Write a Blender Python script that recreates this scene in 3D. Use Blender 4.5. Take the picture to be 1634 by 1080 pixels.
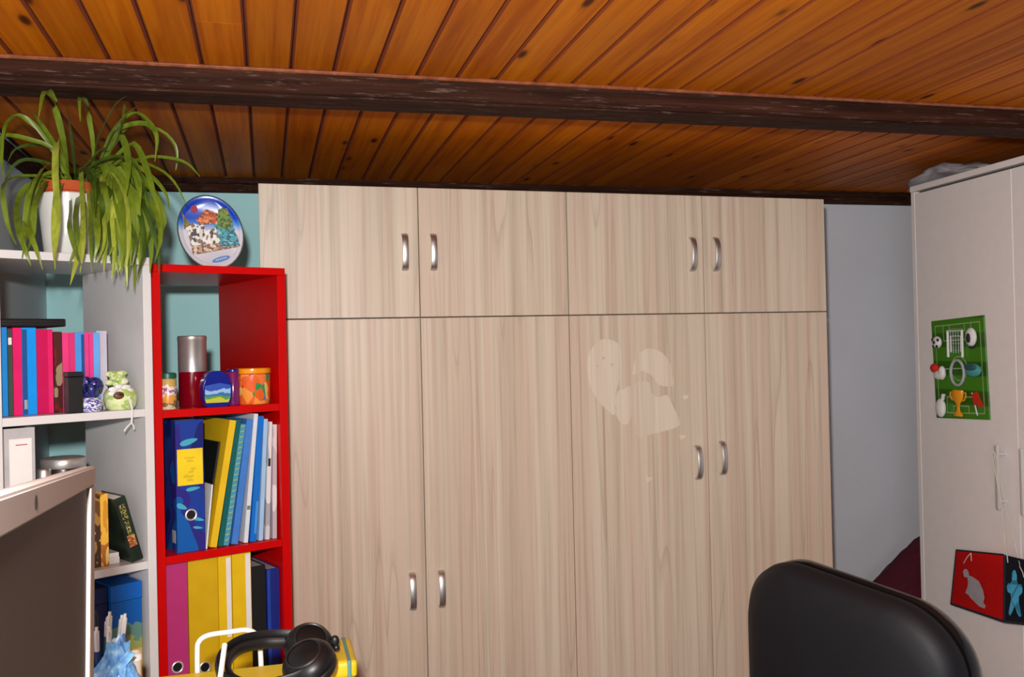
import bpy, bmesh, math, random
from mathutils import Vector, Matrix
PI = math.pi
SC = bpy.context.scene
COL = SC.collection
for _o in list(bpy.data.objects):
    bpy.data.objects.remove(_o, do_unlink=True)

# ---------------------------------------------------------------- camera, world, lights, exposure
cam_d = bpy.data.cameras.new('camera')
cam_d.sensor_width = 36.0
cam_d.lens = 32.74
cam_d.clip_start = 0.01
cam = bpy.data.objects.new('camera', cam_d)
COL.objects.link(cam)
_R = ((0.96668, -0.25496, -0.02305), (-0.02031, 0.01338, -0.9997), (0.2552, 0.96686, 0.00776))
_m = Matrix(((_R[0][0], -_R[1][0], -_R[2][0], 0), (_R[0][1], -_R[1][1], -_R[2][1], 0),
             (_R[0][2], -_R[1][2], -_R[2][2], 1.5), (0, 0, 0, 1)))
cam.matrix_world = _m
SC.camera = cam

SC.view_settings.view_transform = 'Standard'
SC.view_settings.look = 'None'
SC.view_settings.gamma = 1.0
SC.view_settings.use_curve_mapping = False
SC.view_settings.exposure = 0.10

world = bpy.data.worlds.new('world')
SC.world = world
world.use_nodes = True
world.node_tree.nodes['Background'].inputs[0].default_value = (0.75, 0.87, 1.0, 1)
world.node_tree.nodes['Background'].inputs[1].default_value = 1.0


def area_light(name, loc, target, size, power, color, size_y=None):
    d = bpy.data.lights.new(name, 'AREA')
    d.energy = power
    d.color = color
    d.size = size
    if size_y:
        d.shape = 'RECTANGLE'
        d.size_y = size_y
    else:
        d.shape = 'DISK'
    o = bpy.data.objects.new(name, d)
    COL.objects.link(o)
    o.location = loc
    o.rotation_euler = (Vector(target) - Vector(loc)).to_track_quat('-Z', 'Y').to_euler()
    return o


# the camera's own flash head, a hand's breadth above the lens and a little to its left
area_light('camera_flash', (-0.05, 0.0, 1.64), (0.95, 2.7, 1.45), 0.06, 48.0, (1.0, 0.97, 0.93))
# daylight coming in at the window in the left-hand wall, behind the camera
area_light('window_daylight', (-0.64, -1.20, 1.26), (1.6, 2.2, 1.15), 1.25, 27.0, (0.80, 0.90, 1.0), 0.9)


# ---------------------------------------------------------------- helpers
def srgb(r, g, b):
    f = lambda c: (c / 255 / 12.92) if c / 255 <= 0.04045 else ((c / 255 + 0.055) / 1.055) ** 2.4
    return (f(r), f(g), f(b), 1.0)


def new_mat(name):
    m = bpy.data.materials.new(name)
    m.use_nodes = True
    nt = m.node_tree
    return m, nt, nt.nodes['Principled BSDF']


def N(nt, kind, **kw):
    n = nt.nodes.new(kind)
    for k, v in kw.items():
        if k.startswith('_'):
            setattr(n, k[1:], v)
        else:
            n.inputs[k].default_value = v
    return n


def ramp(nt, stops, interp='LINEAR'):
    r = nt.nodes.new('ShaderNodeValToRGB')
    r.color_ramp.interpolation = interp
    e = r.color_ramp.elements
    while len(e) < len(stops):
        e.new(0.5)
    for i, (p, c) in enumerate(stops):
        e[i].position = p
        e[i].color = c
    return r


def mapping(nt, scale, use_random=True, coord='Object'):
    tc = nt.nodes.new('ShaderNodeTexCoord')
    mp = N(nt, 'ShaderNodeMapping')
    mp.inputs['Scale'].default_value = scale
    if use_random:
        oi = nt.nodes.new('ShaderNodeObjectInfo')
        mul = N(nt, 'ShaderNodeVectorMath', _operation='SCALE')
        mul.inputs[0].default_value = (17.3, 9.1, 5.7)
        nt.links.new(oi.outputs['Random'], mul.inputs['Scale'])
        add = N(nt, 'ShaderNodeVectorMath', _operation='ADD')
        nt.links.new(tc.outputs[coord], add.inputs[0])
        nt.links.new(mul.outputs[0], add.inputs[1])
        nt.links.new(add.outputs[0], mp.inputs['Vector'])
    else:
        nt.links.new(tc.outputs[coord], mp.inputs['Vector'])
    return mp


MATS = {}


def plain(name, rgb, rough=0.5, metal=0.0, var=0.06, scale=25.0, spec=0.5, coat=0.0):
    """a plain coloured surface with a little procedural unevenness"""
    if name in MATS:
        return MATS[name]
    m, nt, b = new_mat(name)
    c = srgb(*rgb)
    mp = mapping(nt, (scale, scale, scale))
    no = N(nt, 'ShaderNodeTexNoise', Scale=1.0, Detail=3.0)
    nt.links.new(mp.outputs[0], no.inputs['Vector'])
    lo = tuple(max(0, x * (1 - var)) for x in c[:3]) + (1,)
    hi = tuple(min(1, x * (1 + var)) for x in c[:3]) + (1,)
    r = ramp(nt, [(0.3, lo), (0.7, hi)])
    nt.links.new(no.outputs['Fac'], r.inputs[0])
    nt.links.new(r.outputs[0], b.inputs['Base Color'])
    b.inputs['Roughness'].default_value = rough
    b.inputs['Metallic'].default_value = metal
    b.inputs['Specular IOR Level'].default_value = spec
    b.inputs['Coat Weight'].default_value = coat
    MATS[name] = m
    return m


def printed(name, cols, scale=40.0, rough=0.3, seed=0.0, stretch=(1, 1, 1), bands=None):
    """a printed picture seen too small to read: patches of flat colour"""
    if name in MATS:
        return MATS[name]
    m, nt, b = new_mat(name)
    mp = mapping(nt, tuple(scale * s for s in stretch), False)
    mp.inputs['Location'].default_value = (seed, seed * 1.7, seed * 0.6)
    no = N(nt, 'ShaderNodeTexNoise', Scale=1.0, Detail=2.0, Distortion=0.25)
    nt.links.new(mp.outputs[0], no.inputs['Vector'])
    k = len(cols)
    stops = [(0.28 + 0.44 * i / k if i else 0.0, srgb(*c)) for i, c in enumerate(cols)]
    r = ramp(nt, stops, 'CONSTANT')
    nt.links.new(no.outputs['Fac'], r.inputs[0])
    nt.links.new(r.outputs[0], b.inputs['Base Color'])
    b.inputs['Roughness'].default_value = rough
    MATS[name] = m
    return m


def patchwork(name, cols, scale=60.0, rough=0.35, stretch=(1, 1, 1)):
    """small printed patches with clear borders (cells of flat colour)"""
    m, nt, b = new_mat(name)
    mp = mapping(nt, tuple(scale * s for s in stretch), False)
    vo = N(nt, 'ShaderNodeTexVoronoi', Scale=1.0)
    nt.links.new(mp.outputs[0], vo.inputs['Vector'])
    sp_ = nt.nodes.new('ShaderNodeSeparateColor')
    nt.links.new(vo.outputs['Color'], sp_.inputs[0])
    r = ramp(nt, [(i / len(cols), srgb(*c)) for i, c in enumerate(cols)], 'CONSTANT')
    nt.links.new(sp_.outputs[0], r.inputs[0])
    nt.links.new(r.outputs[0], b.inputs['Base Color'])
    b.inputs['Roughness'].default_value = rough
    return m


def banded(name, z0, z1, stops, rough=0.35, noise=0.06, nscale=60, metal=0.0):
    """colours stacked over the object's height, the borders broken up by noise"""
    m, nt, b = new_mat(name)
    tc = nt.nodes.new('ShaderNodeTexCoord')
    sp = nt.nodes.new('ShaderNodeSeparateXYZ')
    nt.links.new(tc.outputs['Object'], sp.inputs[0])
    mr = N(nt, 'ShaderNodeMapRange')
    mr.inputs['From Min'].default_value = z0
    mr.inputs['From Max'].default_value = z1
    nt.links.new(sp.outputs['Z'], mr.inputs['Value'])
    no = N(nt, 'ShaderNodeTexNoise', Scale=nscale, Detail=2.0)
    nt.links.new(tc.outputs['Object'], no.inputs['Vector'])
    sub = N(nt, 'ShaderNodeMath', _operation='SUBTRACT')
    sub.inputs[1].default_value = 0.5
    nt.links.new(no.outputs['Fac'], sub.inputs[0])
    mul = N(nt, 'ShaderNodeMath', _operation='MULTIPLY')
    mul.inputs[1].default_value = noise * 4
    nt.links.new(sub.outputs[0], mul.inputs[0])
    ad = N(nt, 'ShaderNodeMath', _operation='ADD')
    nt.links.new(mr.outputs[0], ad.inputs[0])
    nt.links.new(mul.outputs[0], ad.inputs[1])
    r = ramp(nt, [(p, srgb(*c)) for p, c in stops], 'CONSTANT')
    nt.links.new(ad.outputs[0], r.inputs[0])
    nt.links.new(r.outputs[0], b.inputs['Base Color'])
    b.inputs['Roughness'].default_value = rough
    b.inputs['Metallic'].default_value = metal
    return m


def laminate(name, dark, mid, light, pink, fade=0.0):
    """vertical wood-print laminate: broad bands, fine streaks, a few long dark grain lines (grain along z)"""
    m, nt, b = new_mat(name)
    mp = mapping(nt, (9.0, 9.0, 0.04))
    n1 = N(nt, 'ShaderNodeTexNoise', Scale=1.0, Detail=1.5)
    nt.links.new(mp.outputs[0], n1.inputs['Vector'])
    r1 = ramp(nt, [(0.34, srgb(*mid)), (0.42, srgb(*light)), (0.50, srgb(*pink)), (0.54, srgb(*mid)), (0.60, srgb(*light)), (0.66, srgb(*pink))])
    nt.links.new(n1.outputs['Fac'], r1.inputs[0])
    mp2 = mapping(nt, (95.0, 95.0, 1.4))
    n2 = N(nt, 'ShaderNodeTexNoise', Scale=1.0, Detail=4.0, Roughness=0.65)
    nt.links.new(mp2.outputs[0], n2.inputs['Vector'])
    r2 = ramp(nt, [(0.30, srgb(*dark)), (0.52, srgb(*light))])
    nt.links.new(n2.outputs['Fac'], r2.inputs[0])
    mx = N(nt, 'ShaderNodeMix', _data_type='RGBA')
    mx.inputs[0].default_value = 0.34
    nt.links.new(r1.outputs[0], mx.inputs[6])
    nt.links.new(r2.outputs[0], mx.inputs[7])
    # long dark grain lines that wander: thin level lines of a slow noise
    mp3 = mapping(nt, (9.0, 9.0, 0.22))
    n3 = N(nt, 'ShaderNodeTexNoise', Scale=1.0, Detail=1.0, Distortion=0.4)
    nt.links.new(mp3.outputs[0], n3.inputs['Vector'])
    ws = N(nt, 'ShaderNodeMath', _operation='MULTIPLY')
    ws.inputs[1].default_value = 6.0
    nt.links.new(n3.outputs['Fac'], ws.inputs[0])
    fr = N(nt, 'ShaderNodeMath', _operation='FRACT')
    nt.links.new(ws.outputs[0], fr.inputs[0])
    r3 = ramp(nt, [(0.0, (0.42, 0.42, 0.42, 1)), (0.03, (0, 0, 0, 1)), (0.94, (0, 0, 0, 1)), (1.0, (0.25, 0.25, 0.25, 1))])
    nt.links.new(fr.outputs[0], r3.inputs[0])
    mx2 = N(nt, 'ShaderNodeMix', _data_type='RGBA')
    nt.links.new(r3.outputs[0], mx2.inputs[0])
    nt.links.new(mx.outputs[2], mx2.inputs[6])
    mx2.inputs[7].default_value = srgb(*dark)
    last = mx2
    if fade:
        mx3 = N(nt, 'ShaderNodeMix', _data_type='RGBA')
        mx3.inputs[0].default_value = fade
        nt.links.new(mx2.outputs[2], mx3.inputs[6])
        mx3.inputs[7].default_value = srgb(240, 232, 218)
        last = mx3
    nt.links.new(last.outputs[2], b.inputs['Base Color'])
    b.inputs['Roughness'].default_value = 0.42
    return m


def plank_wood(name, base, dark, light, knots=True, rough=0.35, hi=0.55):
    """varnished softwood, grain along y, every plank of its own tone, with knots"""
    m, nt, b = new_mat(name)
    mp = mapping(nt, (26.0, 1.1, 26.0))
    n1 = N(nt, 'ShaderNodeTexNoise', Scale=1.0, Detail=4.0, Roughness=0.6, Distortion=0.6)
    nt.links.new(mp.outputs[0], n1.inputs['Vector'])
    r1 = ramp(nt, [(0.28, srgb(*dark)), (0.5, srgb(*base)), (0.75, srgb(*light))])
    nt.links.new(n1.outputs['Fac'], r1.inputs[0])
    mp4 = mapping(nt, (110.0, 2.2, 110.0))
    n4 = N(nt, 'ShaderNodeTexNoise', Scale=1.0, Detail=3.0)
    nt.links.new(mp4.outputs[0], n4.inputs['Vector'])
    r4 = ramp(nt, [(0.35, (0.80, 0.76, 0.72, 1)), (0.6, (1, 1, 1, 1))])
    nt.links.new(n4.outputs['Fac'], r4.inputs[0])
    mu = N(nt, 'ShaderNodeMix', _data_type='RGBA', _blend_type='MULTIPLY')
    mu.inputs[0].default_value = 0.8
    nt.links.new(r1.outputs[0], mu.inputs[6])
    nt.links.new(r4.outputs[0], mu.inputs[7])
    col = mu.outputs[2]
    if knots:
        mp2 = mapping(nt, (10.6, 3.6, 10.6))
        vo = N(nt, 'ShaderNodeTexVoronoi', Scale=1.0)
        vo.inputs['Randomness'].default_value = 1.0
        nt.links.new(mp2.outputs[0], vo.inputs['Vector'])
        r2 = ramp(nt, [(0.0, (1, 1, 1, 1)), (0.07, (0.9, 0.9, 0.9, 1)), (0.13, (0.15, 0.15, 0.15, 1)), (0.22, (0, 0, 0, 1))])
        nt.links.new(vo.outputs['Distance'], r2.inputs[0])
        mk = N(nt, 'ShaderNodeMix', _data_type='RGBA')
        nt.links.new(r2.outputs[0], mk.inputs[0])
        nt.links.new(col, mk.inputs[6])
        mk.inputs[7].default_value = srgb(64, 24, 6)
        col = mk.outputs[2]
    oi = nt.nodes.new('ShaderNodeObjectInfo')
    r5 = ramp(nt, [(0.0, (0.80, 0.77, 0.72, 1)), (1.0, (1.06, 1.04, 1.0, 1))])
    nt.links.new(oi.outputs['Random'], r5.inputs[0])
    mt = N(nt, 'ShaderNodeMix', _data_type='RGBA', _blend_type='MULTIPLY')
    mt.inputs[0].default_value = 1.0
    nt.links.new(col, mt.inputs[6])
    nt.links.new(r5.outputs[0], mt.inputs[7])
    nt.links.new(mt.outputs[2], b.inputs['Base Color'])
    b.inputs['Roughness'].default_value = rough
    b.inputs['Specular IOR Level'].default_value = hi
    b.inputs['Roughness'].default_value = rough
    bp = N(nt, 'ShaderNodeBump', Strength=0.12, Distance=0.002)
    nt.links.new(n1.outputs['Fac'], bp.inputs['Height'])
    nt.links.new(bp.outputs[0], b.inputs['Normal'])
    return m


def beam_wood(name):
    """dark stained beam, grain along x, with scuffed paler flecks"""
    m, nt, b = new_mat(name)
    mp = mapping(nt, (2.2, 60.0, 60.0), False)
    n1 = N(nt, 'ShaderNodeTexNoise', Scale=1.0, Detail=5.0, Roughness=0.65)
    nt.links.new(mp.outputs[0], n1.inputs['Vector'])
    r1 = ramp(nt, [(0.3, srgb(30, 14, 8)), (0.6, srgb(60, 33, 22)), (0.8, srgb(80, 48, 35))])
    nt.links.new(n1.outputs['Fac'], r1.inputs[0])
    mp2 = mapping(nt, (11.0, 150.0, 150.0), False)
    n2 = N(nt, 'ShaderNodeTexNoise', Scale=1.0, Detail=4.0, Roughness=0.75)
    nt.links.new(mp2.outputs[0], n2.inputs['Vector'])
    r2 = ramp(nt, [(0.57, (0, 0, 0, 1)), (0.68, (0.7, 0.7, 0.7, 1))])
    nt.links.new(n2.outputs['Fac'], r2.inputs[0])
    mx = N(nt, 'ShaderNodeMix', _data_type='RGBA')
    nt.links.new(r2.outputs[0], mx.inputs[0])
    nt.links.new(r1.outputs[0], mx.inputs[6])
    mx.inputs[7].default_value = srgb(112, 92, 84)
    nt.links.new(mx.outputs[2], b.inputs['Base Color'])
    b.inputs['Roughness'].default_value = 0.8
    b.inputs['Specular IOR Level'].default_value = 0.12
    bp = N(nt, 'ShaderNodeBump', Strength=0.4, Distance=0.003)
    nt.links.new(n1.outputs['Fac'], bp.inputs['Height'])
    nt.links.new(bp.outputs[0], b.inputs['Normal'])
    return m


def plaster(name, rgb):
    m, nt, b = new_mat(name)
    c = srgb(*rgb)
    tc = nt.nodes.new('ShaderNodeTexCoord')
    no = N(nt, 'ShaderNodeTexNoise', Scale=3.0, Detail=4.0)
    nt.links.new(tc.outputs['Object'], no.inputs['Vector'])
    r = ramp(nt, [(0.3, tuple(x * 0.93 for x in c[:3]) + (1,)), (0.7, c)])
    nt.links.new(no.outputs['Fac'], r.inputs[0])
    nt.links.new(r.outputs[0], b.inputs['Base Color'])
    b.inputs['Roughness'].default_value = 0.8
    n2 = N(nt, 'ShaderNodeTexNoise', Scale=160.0, Detail=2.0)
    nt.links.new(tc.outputs['Object'], n2.inputs['Vector'])
    bp = N(nt, 'ShaderNodeBump', Strength=0.12, Distance=0.002)
    nt.links.new(n2.outputs['Fac'], bp.inputs['Height'])
    nt.links.new(bp.outputs[0], b.inputs['Normal'])
    return m


# ---- mesh builders: each adds to a bmesh
def BM():
    return bmesh.new()


def box(bm, x0, x1, y0, y1, z0, z1, bev=0.0, mi=0, seg=1):
    vs = [bm.verts.new(p) for p in ((x0, y0, z0), (x1, y0, z0), (x1, y1, z0), (x0, y1, z0),
                                    (x0, y0, z1), (x1, y0, z1), (x1, y1, z1), (x0, y1, z1))]
    fs = [bm.faces.new([vs[i] for i in f]) for f in ((3, 2, 1, 0), (4, 5, 6, 7), (0, 1, 5, 4), (1, 2, 6, 5), (2, 3, 7, 6), (3, 0, 4, 7))]
    for f in fs:
        f.material_index = mi
    if bev:
        es = list({e for f in fs for e in f.edges})
        bmesh.ops.bevel(bm, geom=es, offset=bev, segments=seg, affect='EDGES', profile=0.7, clamp_overlap=True)
    return vs


def hexa(bm, pts, mi=0):
    """box from eight corners: bottom ring then top ring"""
    vs = [bm.verts.new(p) for p in pts]
    for f in ((3, 2, 1, 0), (4, 5, 6, 7), (0, 1, 5, 4), (1, 2, 6, 5), (2, 3, 7, 6), (3, 0, 4, 7)):
        bm.faces.new([vs[i] for i in f]).material_index = mi
    return vs


def prism(bm, poly, a0, a1, axis='y', mi=0):
    """polygon in the two other axes, extruded along axis from a0 to a1"""
    def P(u, v, a):
        return {'y': (u, a, v), 'x': (a, u, v), 'z': (u, v, a)}[axis]
    A = [bm.verts.new(P(u, v, a0)) for u, v in poly]
    B = [bm.verts.new(P(u, v, a1)) for u, v in poly]
    n = len(poly)
    bm.faces.new(A).material_index = mi
    bm.faces.new(B[::-1]).material_index = mi
    for i in range(n):
        bm.faces.new((A[i], B[i], B[(i + 1) % n], A[(i + 1) % n])).material_index = mi


def lathe(bm, prof, seg=32, c=(0, 0, 0), mi=0, mis=None):
    """profile [(r, z)] turned about z"""
    rings = []
    for r, z in prof:
        if r <= 1e-6:
            rings.append([bm.verts.new((c[0], c[1], c[2] + z))])
        else:
            rings.append([bm.verts.new((c[0] + r * math.cos(2 * PI * k / seg), c[1] + r * math.sin(2 * PI * k / seg), c[2] + z)) for k in range(seg)])
    for i in range(len(rings) - 1):
        a, b = rings[i], rings[i + 1]
        for k in range(seg):
            k2 = (k + 1) % seg
            if len(a) == 1 and len(b) == 1:
                continue
            if len(a) == 1:
                f = bm.faces.new((a[0], b[k2], b[k]))
            elif len(b) == 1:
                f = bm.faces.new((a[k], a[k2], b[0]))
            else:
                f = bm.faces.new((a[k], a[k2], b[k2], b[k]))
            f.material_index = mis[i] if mis else mi
    return rings


def tube(bm, path, r, seg=8, closed=False, mi=0, caps=True, flat=None):
    """round (or flattened) tube along a path of points"""
    pts = [Vector(p) for p in path]
    n = len(pts)
    rings = []
    up = None
    for i in range(n):
        if closed:
            t = (pts[(i + 1) % n] - pts[i - 1]).normalized()
        else:
            t = (pts[min(i + 1, n - 1)] - pts[max(i - 1, 0)]).normalized()
        if up is None:
            up = Vector((0, 0, 1)) if abs(t.z) < 0.9 else Vector((0, 1, 0))
        s = t.cross(up).normalized()
        up = s.cross(t).normalized()
        rr = r[i] if isinstance(r, (list, tuple)) else r
        fx, fy = flat if flat else (1, 1)
        rings.append([bm.verts.new(pts[i] + s * (rr * fx * math.cos(2 * PI * k / seg)) + up * (rr * fy * math.sin(2 * PI * k / seg))) for k in range(seg)])
    m = n if closed else n - 1
    for i in range(m):
        a, b = rings[i], rings[(i + 1) % n]
        for k in range(seg):
            bm.faces.new((a[k], a[(k + 1) % seg], b[(k + 1) % seg], b[k])).material_index = mi
    if caps and not closed:
        bm.faces.new(rings[0][::-1]).material_index = mi
        bm.faces.new(rings[-1]).material_index = mi


def spline(pts, n):
    """Catmull-Rom through the points, n samples"""
    P = [Vector(p) for p in pts]
    P = [P[0] * 2 - P[1]] + P + [P[-1] * 2 - P[-2]]
    m = len(P) - 3
    out = []
    for i in range(n):
        t = i / (n - 1) * m
        k = min(int(t), m - 1)
        u = t - k
        a, b, c, d = P[k:k + 4]
        out.append(0.5 * ((2 * b) + (c - a) * u + (2 * a - 5 * b + 4 * c - d) * u * u + (3 * b - a - 3 * c + d) * u ** 3))
    return out


def rot_bm(bm, angle, axis, about=(0, 0, 0)):
    bmesh.ops.rotate(bm, verts=bm.verts, cent=about, matrix=Matrix.Rotation(angle, 3, axis))


def move_bm(bm, v):
    bmesh.ops.translate(bm, verts=bm.verts, vec=v)


def obj(name, bm, mat, parent=None, smooth=False, label=None, angle=40):
    me = bpy.data.meshes.new(name)
    bmesh.ops.recalc_face_normals(bm, faces=bm.faces)
    bm.to_mesh(me)
    bm.free()
    for mm in (mat if isinstance(mat, (list, tuple)) else [mat]):
        me.materials.append(mm)
    if smooth:
        me.shade_smooth()
        try:
            me.set_sharp_from_angle(angle=math.radians(angle))
        except Exception:
            pass
    o = bpy.data.objects.new(name, me)
    COL.objects.link(o)
    if parent:
        o.parent = parent
    if label:
        o['label'] = label
    return o


def thing(name, label, cat, loc=(0, 0, 0), rotz=0.0, group=None):
    o = bpy.data.objects.new(name, None)
    COL.objects.link(o)
    o.empty_display_size = 0.05
    o.location = loc
    o.rotation_euler = (0, 0, rotz)
    o['label'] = label
    o['category'] = cat
    if group:
        o['group'] = group
    return o


def tag(o, label, cat, group=None):
    o['label'] = label
    o['category'] = cat
    if group:
        o['group'] = group
    return o


def struct(o):
    o['kind'] = 'structure'
    return o


# ---------------------------------------------------------------- materials
M = {}
M['white'] = plain('white_lacquer', (214, 212, 212), 0.35, var=0.02)
M['red'] = plain('red_lacquer', (196, 1, 2), 0.34, var=0.04, spec=0.22)
M['cab_white'] = plain('cabinet_white', (232, 225, 223), 0.5, var=0.02)
M['cab_dark'] = plain('cabinet_gap', (30, 28, 28), 0.8)
M['laminate'] = laminate('pale_wood_laminate', (152, 131, 112), (187, 168, 147), (212, 197, 177), (202, 177, 158))
M['laminate_pale'] = laminate('pale_wood_laminate_paler', (178, 159, 138), (206, 189, 168), (219, 206, 188), (213, 193, 174), 0.10)
M['seam'] = plain('dark_seam', (60, 48, 40), 0.9)
M['satin'] = plain('satin_nickel', (206, 203, 203), 0.42, metal=1.0, var=0.03)
M['chrome'] = plain('chrome', (222, 222, 222), 0.3, metal=0.55, var=0.02)
M['steel'] = plain('brushed_steel', (188, 185, 184), 0.32, metal=0.72, var=0.05)
M['plank'] = plank_wood('varnished_plank', (200, 110, 8), (172, 84, 4), (214, 128, 16), True, 0.50, 0.09)
M['board_back'] = plain('ceiling_board', (60, 26, 10), 0.8)
M['beam'] = beam_wood('dark_beam')
M['moulding'] = plank_wood('moulding_wood', (150, 86, 56), (120, 62, 40), (176, 106, 74), False)
M['trim'] = beam_wood('dark_trim')
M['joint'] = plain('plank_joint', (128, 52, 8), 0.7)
M['teal_wall'] = plaster('teal_paint', (190, 246, 250))
M['left_wall'] = plaster('grey_teal_paint', (204, 222, 230))
M['grey_wall'] = plaster('grey_paint', (226, 228, 236))
M['plain_wall'] = plaster('off_white_paint', (150, 148, 146))
M['floor'] = plank_wood('floor_laminate', (104, 72, 48), (84, 56, 36), (122, 88, 60), False, 0.45)
M['black'] = plain('black_plastic', (22, 22, 24), 0.4, var=0.1)
M['black_gloss'] = plain('black_gloss', (16, 16, 18), 0.18, var=0.1)
M['paper'] = plain('paper', (226, 224, 222), 0.8, var=0.04)
M['paper_grey'] = plain('paper_grey', (176, 174, 176), 0.8, var=0.08)
M['white_plastic'] = plain('white_plastic', (232, 230, 226), 0.35, var=0.02)

# ---------------------------------------------------------------- the room
XL, XR, YF, YB = -0.71, 2.95, -2.40, 3.42


def ceil_z(y):
    return 2.157 - 0.0138 * y


bm = BM(); box(bm, XL - .1, XR + .1, YF - .1, YB + .1, -0.08, 0.0)
struct(obj('floor', bm, M['floor']))
bm = BM(); box(bm, XL - .1, 1.0, YB, YB + .1, 0, 2.25); box(bm, 1.0, XR + .1, YB, YB + .1, 0, 2.25, mi=1)
struct(obj('wall_back', bm, [M['teal_wall'], M['grey_wall']]))
WY0, WY1, WZ0, WZ1 = -1.90, -.50, .76, 1.76
bm = BM()
box(bm, XL - .1, XL, YF, WY0, 0, 2.25); box(bm, XL - .1, XL, WY1, YB, 0, 2.25)
box(bm, XL - .1, XL, WY0, WY1, 0, WZ0); box(bm, XL - .1, XL, WY0, WY1, WZ1, 2.25)
struct(obj('wall_left', bm, M['left_wall']))
bm = BM(); box(bm, XL - .1, XR + .1, YF - .1, YF, 0, 2.25)
struct(obj('wall_front', bm, M['plain_wall']))
bm = BM(); box(bm, XR, XR + .1, YF, YB, 0, 2.25)
struct(obj('wall_right', bm, M['grey_wall']))
bm = BM()
for y0, y1 in ((WY0, WY0 + .06), (-1.23, -1.17), (WY1 - .06, WY1)):
    box(bm, XL - .09, XL - .03, y0, y1, WZ0, WZ1, .004)
for z0, z1 in ((WZ0, WZ0 + .06), (WZ1 - .06, WZ1)):
    box(bm, XL - .09, XL - .03, WY0 + .06, WY1 - .06, z0, z1, .004)
win = struct(obj('window_1', bm, M['white_plastic']))
mg, ntg, bg = new_mat('window_glass')
bg.inputs['Transmission Weight'].default_value = 1.0
bg.inputs['Roughness'].default_value = 0.0
for y0, y1 in ((WY0 + .06, -1.23), (-1.17, WY1 - .06)):
    bm = BM(); box(bm, XL - .063, XL - .057, y0, y1, WZ0 + .06, WZ1 - .06)
    obj('pane', bm, mg, win)

# ceiling: a backing board and, under it, boards 94 mm apart with a V joint between them, each one its own piece
bm = BM()
hexa(bm, [(XL - .1, YF - .1, ceil_z(YF - .1) + .014), (XR + .1, YF - .1, ceil_z(YF - .1) + .014), (XR + .1, YB + .1, ceil_z(YB + .1) + .014), (XL - .1, YB + .1, ceil_z(YB + .1) + .014),
          (XL - .1, YF - .1, 2.26), (XR + .1, YF - .1, 2.26), (XR + .1, YB + .1, 2.26), (XL - .1, YB + .1, 2.26)])
ceiling = struct(obj('ceiling', bm, M['board_back']))
PITCH, OFF = 0.0942, -0.0283


def plank_mesh(y0, y1):
    bm = BM()
    w = PITCH / 2
    prof = [(-w + .001, .013), (-w + .001, .006), (-w + .0055, 0.0), (w - .0055, 0.0), (w - .001, .006), (w - .001, .013)]
    A = [bm.verts.new((x, y0, z + ceil_z(y0))) for x, z in prof]
    B = [bm.verts.new((x, y1, z + ceil_z(y1))) for x, z in prof]
    for i in range(5):
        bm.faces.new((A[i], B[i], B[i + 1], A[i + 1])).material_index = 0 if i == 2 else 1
    bm.faces.new(A); bm.faces.new(B[::-1]); bm.faces.new((A[0], A[5], B[5], B[0]))
    bmesh.ops.recalc_face_normals(bm, faces=bm.faces)
    me = bpy.data.meshes.new('plank')
    bm.to_mesh(me); bm.free()
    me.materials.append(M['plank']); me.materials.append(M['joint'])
    return me


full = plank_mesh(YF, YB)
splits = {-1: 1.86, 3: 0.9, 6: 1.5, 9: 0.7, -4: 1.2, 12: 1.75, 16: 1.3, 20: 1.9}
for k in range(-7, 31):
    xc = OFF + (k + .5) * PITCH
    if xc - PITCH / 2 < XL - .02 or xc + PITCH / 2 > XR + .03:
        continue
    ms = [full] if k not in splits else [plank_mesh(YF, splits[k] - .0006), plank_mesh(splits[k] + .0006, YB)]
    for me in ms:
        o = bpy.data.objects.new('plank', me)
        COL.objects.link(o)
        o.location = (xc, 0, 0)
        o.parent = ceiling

# the dark beam across the ceiling, with a thin moulding along its near top edge
bm = BM()
by0, by1 = 2.128, 2.2355
hexa(bm, [(XL, by0, 2.068), (XR, by0, 2.068), (XR, by1, 2.0675), (XL, by1, 2.0675),
          (XL, by0, ceil_z(by0)), (XR, by0, ceil_z(by0)), (XR, by1, ceil_z(by1)), (XL, by1, ceil_z(by1))])
bmesh.ops.bevel(bm, geom=[e for e in bm.edges if abs(e.verts[0].co.z - 2.068) < .002 and abs(e.verts[1].co.z - 2.068) < .002], offset=.006, segments=2, affect='EDGES')
beam = struct(obj('trim_1', bm, M['beam']))
bm = BM(); box(bm, XL, XR, by0 - .011, by0, ceil_z(by0) - .009, ceil_z(by0) - .0002, .003)
obj('moulding', bm, M['moulding'], beam)
# dark skirting of wood where the back wall and the left wall meet the ceiling
bm = BM(); box(bm, XL, XR, YB - .022, YB, 2.060, ceil_z(YB) + .012, .003)
t2 = struct(obj('trim_2', bm, M['trim']))
bm = BM(); box(bm, XL + .022, XR, YB - .036, YB - .022, 2.088, ceil_z(YB) + .012, .004)
obj('moulding', bm, M['trim'], t2)
bm = BM(); box(bm, XL, XL + .022, YF, YB - .022, 2.060, 2.108, .003)
struct(obj('trim_3', bm, M['trim']))
bm = BM(); box(bm, XL, XR, YB - .014, YB, 0, .08, .003)
struct(obj('baseboard_back', bm, M['white']))


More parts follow.
